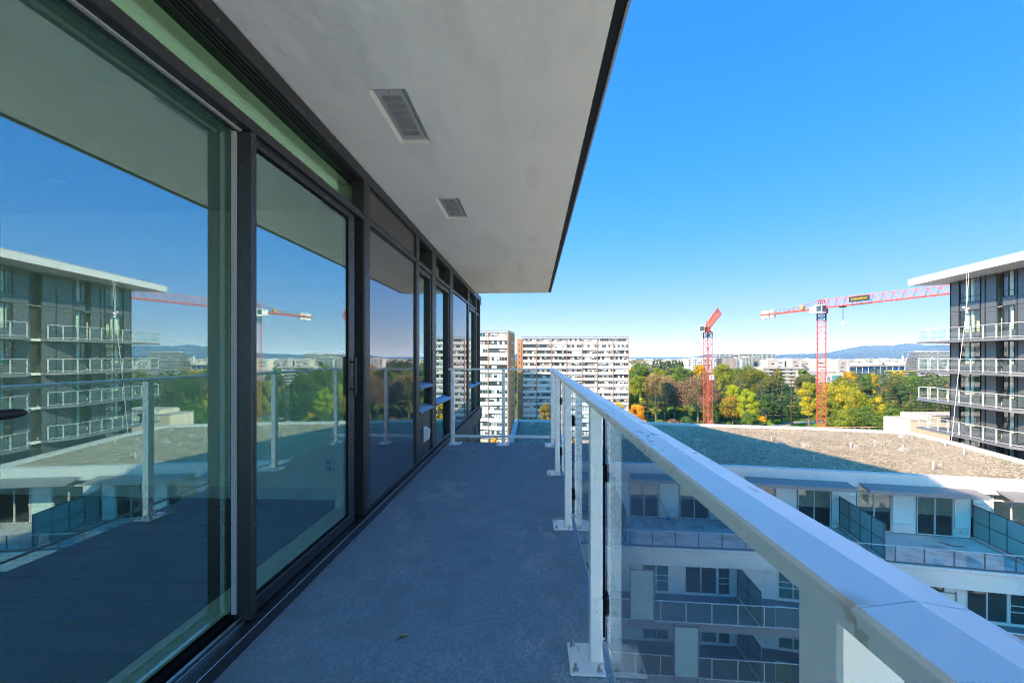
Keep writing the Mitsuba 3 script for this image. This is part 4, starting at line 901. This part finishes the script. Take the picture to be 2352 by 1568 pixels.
    m.cbox(4.6, 5.8, -.5, .5, zb - .38, zb - .1, .03); put('trolley', m, 'frame_matte', k)
    m = MB(fr); m.cbox(4.85, 5.55, -.18, .18, ring - 3.6, ring - 2.6, .12); m.tube([(5.2, 0, ring - 3.6), (5.2, 0, ring - 4.0), (5.35, 0, ring - 4.15), (5.45, 0, ring - 3.95)], .06, 6); put('hook_block', m, 'roof_white', k)
    if sign:
        sk = put('sign_board', MB(fr).box(7.2, 11.6, -.86, -.80, zb + .55, zb + 1.75), 'frame_matte', k, label='black sign board with yellow lettering')
        m = MB(fr); x = 7.65; h = (.55, .42, .62, .42, .42, .6, .42, .42)
        for i, hh in enumerate(h):
            z0 = zb + .92
            m.bar((x, -.88, z0), (x + .08, -.88, z0 + hh), .10, .02); m.bar((x + .26, -.88, z0), (x + .3, -.88, z0 + .42), .09, .02); m.bar((x, -.88, z0 + (.42 if i % 2 else .03)), (x + .3, -.88, z0 + (.40 if i % 2 else .05)), .09, .02); x += .45
        put('lettering', m, 'sign_yellow', sk)
    ca, sa = math.cos(letter_ang), math.sin(letter_ang)
    lf = (np.array(base) + np.array([sa, -ca]) * 1.36, np.array([ca, sa]), np.array([-sa, ca]))
    pk = put('letter_plate', MB(lf).box(-.25, 1.25, -.03, .03, letter_z - .78, letter_z + .72), 'roof_white', k, label='white plate with the black letter ' + letter)
    tm = meshkit.text_mesh(letter, .85, .02, bold=True); v = np.array(tm.vertices); cx = v[:, 0].mean()
    put('letter', MB(lf).raw(MB(lf).W(np.column_stack([v[:, 0] - (v[:, 0].min() + v[:, 0].max()) / 2 + .5, -.032 - v[:, 2], v[:, 1] - .43 + letter_z])), tm.faces), 'black', pk)
crane('tall red tower crane D with its long jib reaching behind the dark tower', (98.4, 148.1), 3.15, (.33, -.944), .95, 'D', -13.6, 56, 17.6, -1, True, .36, 1.35)
crane('red tower crane E whose jib points towards the viewer, left of crane D', (54.2, 132.9), 7.9, (-15.9, -44), .30, 'E', -6.3, 46, 12, -1, False, .1)

# ================================================================ THE TOWN BEYOND THE PARK
UC, VC = np.array([math.cos(PSI), math.sin(PSI)]), np.array([-math.sin(PSI), math.cos(PSI)])
def far(label, x, y, w, h, dep, style, cat='building', ang=0.0, group=None):
    """a far building: origin its near left foot"""
    u = np.array([math.cos(PSI + ang), math.sin(PSI + ang)]); fr = (np.array([x, y]), u, np.array([-u[1], u[0]]))
    k = thing({'condo': 'condominium_tower', 'office': 'office_building', 'blank': 'concrete_building', 'bands': 'concrete_building', 'white': 'low_apartment_building', 'stripe': 'concrete_building'}[style], label, cat, group)
    z0, z1 = GZ, GZ + h
    mat = {'condo': 'condo_green', 'office': 'concrete_white', 'blank': 'concrete_white', 'bands': 'concrete_white', 'white': 'roof_white', 'stripe': 'concrete'}[style]
    if style in ('condo', 'white'):
        st = 2.9; n = int(h / st)
        obj('wall', MB(fr).box(0, w, 0, dep, z0, z1), 'window_green' if style == 'condo' else mat, k)
        for i in range(n):
            z = z1 - i * st
            obj('balcony_band', MB(fr).box(-.4, w + .4, -.5, dep + .4, z - 1.0, z - .1), 'roof_white' if style == 'white' or random.random() < .7 else mat, k)
            if i < 5:
                for c in range(max(2, int(w / 4))):
                    if random.random() < .7:
                        a = w * c / max(2, int(w / 4)); obj('window', MB(fr).box(a + .3, a + random.uniform(1.6, 3.2), -.1, -.02, z - st + .15, z - 1.05), random.choice(['window_dark', 'window_blue']), k)
        for c in range(3): obj('bay', MB(fr).box(w * (.1 + .33 * c), w * (.1 + .33 * c) + 1.6, -.7, 0, z0, z1 - .12), mat, k)
        obj('roof_plant', MB(fr).box(w * .25, w * .75, dep * .2, dep * .8, z1, z1 + 1.6), 'concrete_white', k)
    elif style == 'office':
        obj('wall', MB(fr).box(0, w, 0.6, dep, z0, z1), 'window_dark', k)
        obj('end_wall', MB(fr).box(w, w + 7, 2, dep, z0, z1 - 1), 'concrete', k)
        n, c_ = 11, 17
        m = MB(fr)
        for i in range(n + 1): m.box(0, w, 0, .62, z1 - i * 2.45 - .9, z1 - i * 2.45)
        obj('floor_band', m, 'concrete_white', k)
        for j in range(c_ + 1): obj('fin', MB(fr).box(w * j / c_ - .22, w * j / c_ + .22, -.25, .0, z0, z1 + .2), 'concrete_white', k)
        for j in range(5): obj('roof_plant', MB(fr).box(2 + j * 3.6, 4.2 + j * 3.6, 3, 6, z1, z1 + random.uniform(1, 3)), random.choice(['roof_white', 'concrete', 'edge_grey']), k)
    elif style == 'bands':
        obj('wall', MB(fr).box(0, w, .9, dep, z0, z1), 'concrete_white', k)
        for i in range(4):
            z = z1 - 1.6 - i * 3.4
            obj('opening', MB(fr).box(w * .16, w * .55, .86, .92, z - 1.5, z), 'window_dark', k)
            obj('band', MB(fr).box(0, w, 0, .9, z - 3.4 + .1, z - 1.55), 'concrete_white', k)
            obj('window', MB(fr).box(w * .66, w * .72, .84, .93, z - 1.5, z), 'window_dark', k)
        obj('parapet', MB(fr).box(0, w, -.02, .9, z1 - 1.58, z1 + .3), 'concrete_white', k)
    else:
        obj('wall', MB(fr).box(0, w, 0, dep, z0, z1), mat, k)
        for i in range(3):
            z = z1 - 3.2 - i * 4.2; a = w * random.uniform(.1, .4)
            obj('window', MB(fr).box(a, a + w * .28, -.06, .1, z - 1.1, z), 'window_dark', k)
        obj('recess', MB(fr).box(w * .74, w * .86, -.07, .1, z0, z1 - 2), 'window_dark' if style == 'stripe' else 'concrete', k)
        obj('coping', MB(fr).box(-.2, w + .2, -.2, dep + .2, z1, z1 + .5), 'roof_white', k)
far('long low white apartment building left of the red crane E', 192.6, 530.5, 40, 28.3, 14, 'white')
far('pale green glass condominium directly right of crane E, tallest of its cluster', 281.6, 655.2, 24.5, 35.3, 18, 'condo', group='glass condominiums')
far('pale glass condominium with a flat top between the grid office and the next tower', 306.0, 667, 28, 34.3, 18, 'condo', group='glass condominiums')
far('stepped glass condominium behind the grid fronted office', 316.0, 637, 17, 35.3, 18, 'condo', group='glass condominiums')
far('glass condominium standing alone left of the concrete block', 325.2, 617.4, 21.5, 35.2, 18, 'condo', group='glass condominiums')
far('lower glass condominium in front of its taller neighbours', 302.7, 616.2, 13, 30.4, 14, 'condo', group='glass condominiums')
far('grey office building with a regular grid of small windows', 216.7, 491.7, 17, 29.3, 14, 'office')
far('tall windowless pale concrete block rising over the trees', 224.3, 412, 9.6, 27.9, 12, 'blank')
far('low pale concrete wing with long openings in front of the tall block', 215.7, 404, 38.5, 21.1, 16, 'bands')
far('pale concrete block left of crane D with dark slots', 290.9, 485.5, 11, 28.6, 14, 'blank')
far('long pale concrete hall directly behind crane D', 305, 496.4, 20, 26.6, 18, 'blank')
far('pale concrete building with grey striped front right of crane D', 316.3, 486.8, 26, 27.6, 18, 'stripe')
far('pale stepped concrete building left of the white curved roof', 335, 477.7, 13, 27.2, 14, 'blank')
far('concrete block with dark glass behind the tall windowless block', 262, 470, 16, 28.2, 12, 'stripe')
far('low white flat building among the trees beside crane D', 245.1, 393, 30, 17.6, 10, 'blank')
k = thing('glass_pavilion', 'low teal glazed building half hidden by trees right of crane D', 'building')
fr = (np.array([262.0, 372.0]), UC, VC)
obj('wall', MB(fr).box(0, 12, 0, 8, GZ, GZ + 15), 'teal', k); obj('roof', MB(fr).box(-.4, 12.4, -.5, 8.4, GZ + 15, GZ + 15.5), 'roof_white', k)
# sports hall with the long curved white roof
k = thing('sports_hall', 'long sports hall with a gently curved white roof and blue glazing', 'sports hall')
fr = (np.array([560.0, 790.0]), UC, VC); m = MB(fr); n = 40; dp = 70; V = []; F = []
for i in range(n + 1):
    t = i / n; x = 175 * t
    for j in range(7):
        s_ = j / 6; z = GZ + 12.5 + 6.5 * math.sin(math.pi * (.12 + .76 * t)) * (.55 + .45 * math.sin(math.pi * min(1, s_ + .15) * .5)) + .35 * abs(math.sin(t * math.pi * 14)) * (1 - s_)
        V.append((x, -5 + dp * s_, z))
for i in range(n):
    for j in range(6): a = i * 7 + j; F += [[a, a + 7, a + 8], [a, a + 8, a + 1]]
m.raw(m.W(V), F); obj('roof', m, 'roof_white', k, smooth=30)
m = MB(fr)
for i in range(n): m.box(175 * i / n, 175 * (i + 1) / n, -4.6, -4.2, GZ + 13.2 + 3.0 * math.sin(math.pi * (.12 + .76 * i / n)) - 2.2, GZ + 13.2 + 3.0 * math.sin(math.pi * (.12 + .76 * i / n)))
obj('eave', m, 'concrete_white', k)
obj('wall', MB(fr).box(1, 174, 0, dp - 6, GZ, GZ + 14.5), 'edge_grey', k)
for i in range(18):
    if i not in (6, 7, 14): obj('window', MB(fr).box(26 + i * 6.6, 31.5 + i * 6.6, -.3, .1, GZ + 4.5, GZ + 12), 'blue' if i % 3 else 'window_blue', k)
for i in range(12): obj('column', MB(fr).box(24 + i * 11, 24.7 + i * 11, -3.6, -2.8, GZ, GZ + 14.5), 'roof_white', k)
# stepped terrace building with yellow panels
k = thing('terraced_building', 'wide white building of many thin balcony storeys with yellow panels', 'building')
fr = (np.array([586.6, 670.8]), UC, VC); W = 62
for i in range(13):
    z = GZ + 38.5 - i * 3.0; off = max(0, 5.5 - i * .9) if i < 6 else 0
    obj('wall', MB(fr).box(off + 1.2, W, 1.8, 20, z - 3.0, z - .55), 'window_dark', k)
    obj('balcony', MB(fr).box(off - random.uniform(0, 1.2), W + 1, random.uniform(-.4, .5), 20, z - .55, z - .12), 'roof_white', k)
    obj('balcony_front', MB(fr).box(off, W, .2, .35, z - .12, z + .7), 'condo_green' if i % 2 else 'roof_white', k)
    for _ in range(3):
        a = off + random.uniform(2, W - 8); obj('panel', MB(fr).box(a, a + random.uniform(1.6, 3.4), 1.2, 1.85, z - 3.0, z - .56), 'yellow' if random.random() < .55 else 'curtain', k)
obj('roof_plant', MB(fr).box(10, 36, 4, 14, GZ + 38.4, GZ + 39.6), 'concrete', k)
k = thing('parking_structure', 'low open parking structure with a long yellow band among the trees', 'parking structure')
fr = (np.array([521.2, 627.4]), UC, VC)
for i in range(4): obj('deck', MB(fr).box(-2, 34, 0, 18, GZ + i * 3.2, GZ + i * 3.2 + 1.1), 'yellow' if i == 3 else 'roof_white', k)
obj('core', MB(fr).box(0, 32, 2, 17, GZ, GZ + 9.6), 'tower_dark', k)
k = thing('control_tower', 'slim airport control tower with a dark glazed cab on the skyline', 'control tower')
c = trimesh.creation.cylinder(3.2, 34, sections=20); c.apply_translation([1325, 1570, GZ + 17]); obj('shaft', MB().mesh(c), 'roof_white', k)
c = trimesh.creation.cone(5.4, 3, sections=20); c.apply_transform(np.diag([1, 1, -1, 1.0])); c.apply_translation([1325, 1570, GZ + 36]); obj('collar', MB().mesh(trimesh.Trimesh(c.vertices, c.faces[:, ::-1])), 'edge_grey', k)
c = trimesh.creation.cylinder(6, 7, sections=20); c.apply_translation([1325, 1570, GZ + 39]); obj('cab', MB().mesh(c), 'teal', k)
c = trimesh.creation.cylinder(4.4, 1.4, sections=20); c.apply_translation([1325, 1570, GZ + 43.2]); obj('roof', MB().mesh(c), 'edge_grey', k)
# hoarding and low walls at the site edge
k = thing('timber_hoarding', 'low timber framed hoarding beside the foot of crane D', 'hoarding')
fr = ((95.5, 145.0), UC, VC)
for i in range(8):
    obj('panel', MB(fr).box(i * 2.4 + .05, i * 2.4 + 2.3, 0, .06, GZ, GZ + 6.6), 'concrete', k)
    obj('post', MB(fr).box(i * 2.4 - .12, i * 2.4 + .04, -.1, .16, GZ, GZ + 7.4), 'wood', k)
obj('top_rail', MB(fr).box(-.2, 19.4, -.12, -.1 + .2, GZ + 7.4, GZ + 7.62), 'wood', k)
k = thing('site_wall', 'grey concrete wall at the site edge left of crane D', 'wall')
fr = ((78.5, 148.0), UC, VC); obj('wall', MB(fr).box(0, 15, 0, .4, GZ, GZ + 5.2), 'concrete', k); obj('coping', MB(fr).box(-.1, 15.1, -.1, .5, GZ + 5.2, GZ + 5.4), 'concrete_white', k)
for i in (0, 14.6): obj('post', MB(fr).box(i, i + .3, -.15, -.01, GZ, GZ + 7), 'roof_white', k)
# far town roofs nobody could count
m = MB(); m2 = MB()
for _ in range(200):
    y = random.uniform(760, 4600); x = random.uniform(.05, 1.35) * y; w = random.uniform(10, 60) * (1 + y / 5000); h = random.uniform(4, 12) + y * .0012
    fr_ = (np.array([x, y]), UC, VC); mm = m if random.random() < .6 else m2
    q = MB(fr_).box(0, w, 0, random.uniform(10, 30), GZ, GZ + h); mm.raw(q.v[0], q.f[0])
solo('far_town', m, 'concrete_white', 'far-off pale roofs of the flat town below the mountains', 'town', kind='stuff')
solo('far_town', m2, 'concrete', 'far-off greyish roofs of the flat town below the mountains', 'town', kind='stuff')

# ================================================================ TREES
PAL = {'green': ((0.072, 0.137, 0.029), (0.137, 0.202, 0.039)), 'dgreen': ((0.039, 0.086, 0.029), (0.081, 0.135, 0.044)), 'bluegreen': ((0.058, 0.104, 0.068), (0.111, 0.163, 0.104)), 'olive': ((0.091, 0.117, 0.034), (0.169, 0.176, 0.057)),
       'ygreen': ((0.143, 0.208, 0.029), (0.299, 0.305, 0.039)), 'lime': ((0.234, 0.325, 0.023), (0.442, 0.442, 0.029)), 'gold': ((0.390, 0.273, 0.021), (0.559, 0.351, 0.023)), 'ygold': ((0.156, 0.208, 0.029), (0.546, 0.429, 0.033)), 'yellow': ((0.546, 0.390, 0.026), (0.676, 0.429, 0.026)),
       'orange': ((0.572, 0.234, 0.021), (0.676, 0.364, 0.033)), 'orgreen': ((0.098, 0.156, 0.031), (0.546, 0.247, 0.029)), 'ogreen': ((0.104, 0.156, 0.029), (0.260, 0.195, 0.034)), 'brown': ((0.150, 0.098, 0.056), (0.290, 0.190, 0.115)), 'tan': ((0.247, 0.189, 0.078), (0.351, 0.260, 0.117))}
def quads(C, N, size, col):
    n = len(C); r = RNG.normal(size=(n, 3)); a = np.cross(N, r); a /= np.linalg.norm(a, axis=1, keepdims=True) + 1e-9; b = np.cross(N, a)
    s = size[:, None]; V = np.stack([C - a * s * .5, C - b * s * .36, C + a * s * .5, C + b * s * .36], 1).reshape(-1, 3)
    i = np.arange(n) * 4; F = np.concatenate([np.column_stack([i, i + 1, i + 2]), np.column_stack([i, i + 2, i + 3])])
    return V, F, np.repeat(col, 4, 0)
def unit(n):
    v = RNG.normal(size=(n, 3)); return v / np.linalg.norm(v, axis=1, keepdims=True)
def leafcol(pal, w):
    a, b = np.array(PAL[pal]); c = a[None] * (1 - w[:, None]) + b[None] * w[:, None]
    return np.clip(c * RNG.uniform(.72, 1.3, (len(w), 1)) * RNG.uniform(.92, 1.08, (len(w), 3)), .004, .8)
def crown_broad(x, y, h, r, pal, dist, col=False):
    zb = h * (.10 if col else .24); cz = (h + zb) / 2; rz = (h - zb) / 2
    nc = int((26 + 5 * r) * (1.5 if col else 1)); d = unit(nc * 2); d = d[d[:, 2] > -.75][:nc]; nc = len(d)
    cen = d * np.array([r, r, rz]) * RNG.uniform(.55, .86, (nc, 1)) + [0, 0, cz]
    cr = RNG.uniform(.24, .40, nc) * min(r, rz) * (1.0 if not col else .8)
    size0 = max(.24, dist * .00205); area = nc * 4 * np.mean(cr ** 2) * 3.14
    n = int(min(9000, max(900, 1.25 * area / (size0 ** 2 * .36)))); which = RNG.integers(0, nc, n); dd = unit(n)
    P = cen[which] + dd * cr[which][:, None] * RNG.uniform(.55, 1.08, (n, 1)) * np.array([1.05, 1.05, .85])
    Nn = dd * .7 + unit(n) * .6 + [0, 0, .25]; Nn /= np.linalg.norm(Nn, axis=1, keepdims=True)
    w = np.clip(RNG.random(nc)[which] * .75 + RNG.random(n) * .4 - .1, 0, 1)
    V, F, c = quads(P, Nn, size0 * RNG.uniform(.8, 1.5, n), leafcol(pal, w)); V = V + [x, y, GZ]
    return V, F, c, cen
def crown_cedar(x, y, h, r, pal, dist, kind):
    zb = h * (.16 if kind == 'cedar' else .36); lay = int(max(8, h * .62)); P, N_, S, Wt = [], [], [], []
    size0 = max(.28, dist * .0020)
    for i in range(lay):
        t = i / (lay - 1); z = zb + (h - zb) * t; rr = r * ((1 - t) ** .62 * .94 + .06) * RNG.uniform(.8, 1.12)
        if kind == 'pine': rr = r * (math.sin(math.pi * (.25 + .7 * t)) ** .7) * RNG.uniform(.6, 1.1)
        nb = int(6 + 4 * (1 - t)); ph = RNG.uniform(0, 6.28)
        for b in range(nb):
            an = ph + b * 6.283 / nb + RNG.uniform(-.3, .3); L = rr * RNG.uniform(.72, 1.12); m_ = int(max(14, 1.3 * L * L * .55 / (size0 ** 2) * 1.1)); m_ = min(m_, 150)
            s_ = np.sqrt(RNG.random(m_)) * L; side = RNG.normal(size=m_) * (.10 + .22 * s_ * (1 - .55 * s_ / L)); dz = RNG.normal(size=m_) * .14 - .10 * s_ + .012 * s_ * s_
            P.append(np.column_stack([math.cos(an) * s_ - math.sin(an) * side, math.sin(an) * s_ + math.cos(an) * side, z + dz])); q = RNG.normal(size=(m_, 3)) * .38 + [0, 0, 1]
            N_.append(q / np.linalg.norm(q, axis=1, keepdims=True)); S.append(np.full(m_, size0)); Wt.append(np.clip(RNG.random() * .6 + RNG.random(m_) * .45, 0, 1))
    P, N_, S, Wt = np.vstack(P), np.vstack(N_), np.concatenate(S), np.concatenate(Wt)
    if len(P) > 9500: kx = RNG.permutation(len(P))[:9500]; P, N_, S, Wt = P[kx], N_[kx], S[kx] * 1.12, Wt[kx]
    V, F, c = quads(P, N_, S * RNG.uniform(.8, 1.5, len(P)), leafcol(pal, Wt)); return V + [x, y, GZ], F, c
KIND = {'broad': 'tree', 'column': 'tree', 'cedar': 'conifer', 'pine': 'pine', 'poplar': 'poplar'}
NAME = {'broad': 'broadleaf_tree', 'column': 'columnar_tree', 'cedar': 'cedar_tree', 'pine': 'pine_tree', 'poplar': 'poplar_tree'}
WORD = {'green': 'mid green', 'dgreen': 'dark green', 'bluegreen': 'blue green', 'olive': 'olive green', 'ygreen': 'yellowish green', 'lime': 'lime yellow', 'gold': 'golden', 'ygold': 'green-gold', 'yellow': 'yellow', 'orange': 'orange', 'orgreen': 'orange-tinged green', 'ogreen': 'rust-topped green', 'brown': 'mauve brown', 'tan': 'tan'}
SHAPE = {'broad': 'round tree', 'column': 'narrow tree', 'cedar': 'layered conifer', 'pine': 'slim pine', 'poplar': 'far poplar'}
TREES = [
(76.7,199.2,23.3,10.2,"broad","brown"),
(69.3,208.8,20.5,6.0,"broad","brown"),
(70.2,238.9,22.7,8.1,"broad","tan"),
(60.2,243.4,22.5,4.5,"broad","ygreen"),
(76.5,304.3,27.2,6.9,"broad","green"),
(87.2,294.8,24.7,6.0,"broad","ygreen"),
(100.5,285.5,26.3,6.1,"broad","green"),
(119.2,306.5,26.0,4.4,"broad","gold"),
(50.4,187.8,20.0,2.7,"pine","olive"),
(53.4,185.0,20.0,2.1,"pine","dgreen"),
(59.5,193.3,16.9,2.4,"pine","dgreen"),
(48.1,202.7,13.1,2.5,"broad","ygreen"),
(34.7,142.0,16.0,2.9,"broad","orange"),
(29.6,147.7,16.2,2.7,"broad","yellow"),
(89.6,179.8,19.2,4.0,"column","lime"),
(91.5,196.9,19.0,3.2,"broad","lime"),
(90.8,209.9,22.2,2.3,"column","lime"),
(86.7,186.7,14.7,5.3,"broad","orgreen"),
(121.6,276.6,27.3,6.2,"broad","ygreen"),
(129.3,256.9,25.5,8.9,"broad","ogreen"),
(109.7,227.9,23.1,6.9,"cedar","bluegreen"),
(113.4,214.1,20.6,5.6,"cedar","bluegreen"),
(120.0,208.4,23.2,3.6,"cedar","dgreen"),
(116.0,194.2,23.4,4.3,"cedar","dgreen"),
(112.1,202.0,18.5,3.7,"cedar","dgreen"),
(93.6,177.0,6.8,1.8,"broad","gold"),
(113.3,178.0,21.5,3.9,"broad","ygold"),
(126.7,180.7,22.1,6.5,"broad","ygold"),
(116.7,174.2,16.8,4.5,"broad","ygreen"),
(153.6,213.1,19.7,3.8,"broad","ygold"),
(125.9,172.6,19.4,4.8,"broad","ygold"),
(131.8,168.9,16.5,3.4,"broad","ygold"),
(117.8,156.2,13.7,4.1,"broad","green"),
(130.6,156.9,13.3,4.4,"broad","green"),
(138.5,171.3,14.6,3.1,"broad","olive"),
(186.8,249.8,24.2,6.8,"cedar","dgreen"),
(197.4,246.4,26.8,4.9,"cedar","bluegreen"),
(172.8,235.1,19.2,4.7,"broad","olive"),
(176.0,224.3,17.3,4.0,"cedar","olive"),
(210.5,251.1,16.2,3.5,"broad","dgreen"),
(211.5,271.1,22.1,2.4,"broad","gold"),
(258.7,313.6,22.9,1.6,"broad","gold"),
(264.0,313.9,22.6,2.2,"broad","gold"),
(197.4,222.4,22.4,6.6,"cedar","dgreen"),
(185.2,201.7,22.4,6.8,"cedar","dgreen"),
(168.4,180.8,20.1,5.4,"cedar","olive"),
(158.0,180.3,15.6,4.3,"cedar","dgreen"),
(198.4,230.4,17.0,4.6,"cedar","olive"),
(143.1,159.5,13.7,4.8,"cedar","olive"),
(194.7,200.2,21.7,5.9,"cedar","dgreen"),
(192.9,190.1,21.1,6.4,"cedar","dgreen"),
(212.5,201.1,20.9,7.1,"cedar","olive"),
(234.1,212.2,21.2,7.5,"broad","green"),
(232.2,202.1,20.5,7.1,"cedar","dgreen"),
(-9.1,229.8,10.4,1.9,"broad","ygreen"),
(-17.0,419.7,22.7,3.9,"broad","green"),
(4.5,150.4,15.7,2.5,"broad","orgreen"),
(-9.1,99.7,13.0,1.5,"broad","orange"),
(-10.9,97.6,12.1,1.2,"broad","orange"),
(-6.5,95.8,12.3,0.9,"broad","orange"),
(125.2,296.8,22.2,5.4,"broad","dgreen"),
(144.7,277.7,22.8,6.2,"broad","green"),
(145.1,307.8,23.8,6.2,"broad","green"),
(107.7,267.8,22.5,4.4,"broad","green"),
(149.9,270.0,20.4,4.9,"broad","olive"),
(175.6,279.3,20.6,5.6,"broad","olive"),
(172.8,254.1,18.5,5.6,"cedar","dgreen"),
(193.5,272.2,19.3,4.4,"broad","ogreen"),
(208.5,273.0,19.8,4.9,"broad","green"),
(234.5,282.3,18.9,5.1,"broad","olive"),
(197.9,242.4,16.3,4.8,"cedar","olive"),
(237.1,274.4,20.4,5.5,"broad","green"),
(85.9,266.7,20.4,6.0,"broad","ygreen"),
(71.7,266.0,19.3,4.9,"broad","tan"),
(104.6,193.6,14.2,3.1,"broad","dgreen"),
(80.3,190.3,11.4,3.1,"broad","dgreen"),
(192.6,340.3,23.1,3.4,"broad","ogreen"),
(212.8,341.3,21.7,4.1,"broad","green"),
(248.9,343.1,20.3,4.8,"broad","gold"),
(119.7,148.3,11.9,3.3,"broad","green"),
(107.1,151.7,12.6,4.0,"broad","ygreen"),
(126.0,146.6,10.7,1.8,"broad","dgreen"),
(86.5,172.6,8.9,2.8,"broad","green"),
(74.5,180.0,7.9,2.9,"broad","dgreen"),
(124.5,439.0,30.9,2.0,"poplar","dgreen"),
(128.0,440.2,30.6,2.0,"poplar","dgreen"),
(132.8,445.4,31.3,2.1,"poplar","dgreen"),
(138.5,453.7,29.3,2.1,"poplar","dgreen"),
(138.2,442.1,29.7,2.0,"poplar","dgreen"),
(141.8,443.3,30.2,2.0,"poplar","dgreen"),
(143.9,440.0,31.1,2.0,"poplar","dgreen"),
(152.8,456.9,31.0,2.1,"poplar","dgreen"),
(155.3,454.6,29.5,2.1,"poplar","dgreen"),
(154.3,442.3,29.6,2.0,"poplar","dgreen"),
]
ORD = ['first', 'second', 'third', 'fourth', 'fifth', 'sixth', 'seventh', 'eighth', 'ninth', 'tenth', 'eleventh', 'twelfth', 'thirteenth', 'fourteenth', 'fifteenth']
def screen_x(x, y): return 1176 + 960 * (math.cos(PSI) * x + math.sin(PSI) * y) / (-math.sin(PSI) * x + math.cos(PSI) * y)
order = {}
for i, t in enumerate(TREES): order.setdefault((t[4], t[5]), []).append((screen_x(t[0], t[1]), i))
rank = {}
for kk, lst in order.items():
    lst.sort()
    for j, (_, i) in enumerate(lst): rank[i] = (j, len(lst))
def zone(sx):
    if sx < 1300: return 'near the apartment blocks'
    if sx < 1480: return 'by the long apartment block'
    if sx < 1612: return 'left of crane E'
    if sx < 1660: return 'beside crane E'
    if sx < 1850: return 'between the two cranes'
    if sx < 1915: return 'beside crane D'
    if sx < 2060: return 'right of crane D'
    return 'close to the dark tower'
for i, (x, y, h, r, kind, pal) in enumerate(TREES):
    r *= 1.12
    dist = math.hypot(x, y); j, n = rank[i]; sx = screen_x(x, y)
    size = 'tall ' if h > 22 else ('low ' if h < 12 else '')
    lab = size + WORD[pal] + ' ' + SHAPE[kind] + (', ' + ORD[j] + ' such from the left, ' if n > 1 else ' ') + zone(sx)
    k = thing(NAME[kind], lab, KIND[kind], 'trees of the park')
    m = MB(); lean = random.uniform(-.4, .4); tr = .018 * h + .05
    zt = h * (.92 if kind in ('cedar', 'pine', 'poplar') else .62)
    m.tube([(x, y, GZ - .3), (x + lean * .2, y, GZ + zt * .3), (x + lean * .6, y + lean * .3, GZ + zt * .65), (x + lean * .5, y, GZ + zt)], [tr * 1.2, tr, tr * .7, tr * .15], 6)
    if kind in ('broad', 'column'):
        V, F, c, cen = crown_broad(x, y, h, r, pal, dist, kind == 'column')
        for q in cen[:9]:
            s = (x + lean * .4, y, GZ + h * random.uniform(.22, .45)); m.tube([s, tuple((np.array(s) + q + [x, y, GZ]) / 2 + [0, 0, .3]), tuple(q + [x, y, GZ])], [tr * .45, tr * .3, tr * .08], 5, False)
    elif kind == 'poplar':
        V, F, c, cen = crown_broad(x, y, h, r, pal, dist, True)
    else:
        V, F, c = crown_cedar(x, y, h, r, pal, dist, kind)
    obj('trunk', m, 'trunk', k, smooth=50)
    obj('crown', MB().raw(V, F), 'leaf', k, color=c)
# the distant woods and hedges that read as one mass
V_, F_, C_, nn = [], [], [], 0
def blob(x, y, h, r, pal, dist):
    global nn
    n = int(np.clip(26000 / dist, 26, 160)); d = unit(n); d[:, 2] = np.abs(d[:, 2]) * 1.0 - .1
    P = d * np.array([r, r, h * .55]) * RNG.uniform(.75, 1.08, (n, 1)) + [x, y, GZ + h * .45]
    q = d * .8 + unit(n) * .5; q /= np.linalg.norm(q, axis=1, keepdims=True)
    V, F, c = quads(P, q, np.full(n, r * .85) * RNG.uniform(.6, 1.2, n), leafcol(pal, RNG.random(n)))
    V_.append(V); F_.append(F + nn); C_.append(c); nn += len(V)
pals = ['green', 'dgreen', 'olive', 'ygreen', 'ogreen', 'brown', 'gold', 'dgreen', 'green', 'olive']
for _ in range(1500):
    y = 330 * (4200 / 330.0) ** random.random(); x = random.uniform(-.30, 1.4) * y
    if y < 430 and .1 < x / y < .62 and random.random() < .5: continue
    if 380 < y < 800 and x / y > .42 and random.random() < .7: continue
    h = random.uniform(7, 13) * (1 if y < 900 else .8); blob(x, y, h, random.uniform(3, 6) * (1 + y / 2500), random.choice(pals), y)
solo('distant_woods', MB().raw(np.vstack(V_), np.vstack(F_)), 'leaf', 'far-off mixed autumn woods and street trees of the flat town', 'woods', kind='stuff', color=np.vstack(C_))
V_, F_, C_, nn = [], [], [], 0
for _ in range(420):
    y = random.uniform(165, 330); x = random.uniform(.22, 1.25) * y
    if Polygon([(96, 166), (130, 164), (152, 198), (116, 216), (92, 200)]).contains(shapely.Point(x, y)): continue
    blob(x, y, random.uniform(2, 5.5), random.uniform(1.5, 3.2), random.choice(['dgreen', 'green', 'olive', 'dgreen', 'ygreen', 'brown']), 170)
solo('undergrowth', MB().raw(np.vstack(V_), np.vstack(F_)), 'leaf', 'shrubs and undergrowth below the park trees', 'undergrowth', kind='stuff', color=np.vstack(C_))

# ================================================================ HAZE
scene['air'] = {'type': 'homogeneous', 'albedo': D((0.95, 0.95, 0.95)), 'sigma_t': D((1.6e-5, 3.1e-5, 5.8e-5)), 'phase': {'type': 'rayleigh'}}
scene['haze'] = {'type': 'cube', 'to_world': T().translate([5000, 18500, 168]).scale([36000, 22500, 172]), 'bsdf': {'type': 'null'}, 'interior': {'type': 'ref', 'id': 'air'}}
labels['haze'] = {'label': 'thin blue haze over the far town and mountains', 'category': 'haze', 'kind': 'stuff'}
scene['camera']['medium'] = {'type': 'ref', 'id': 'air'}
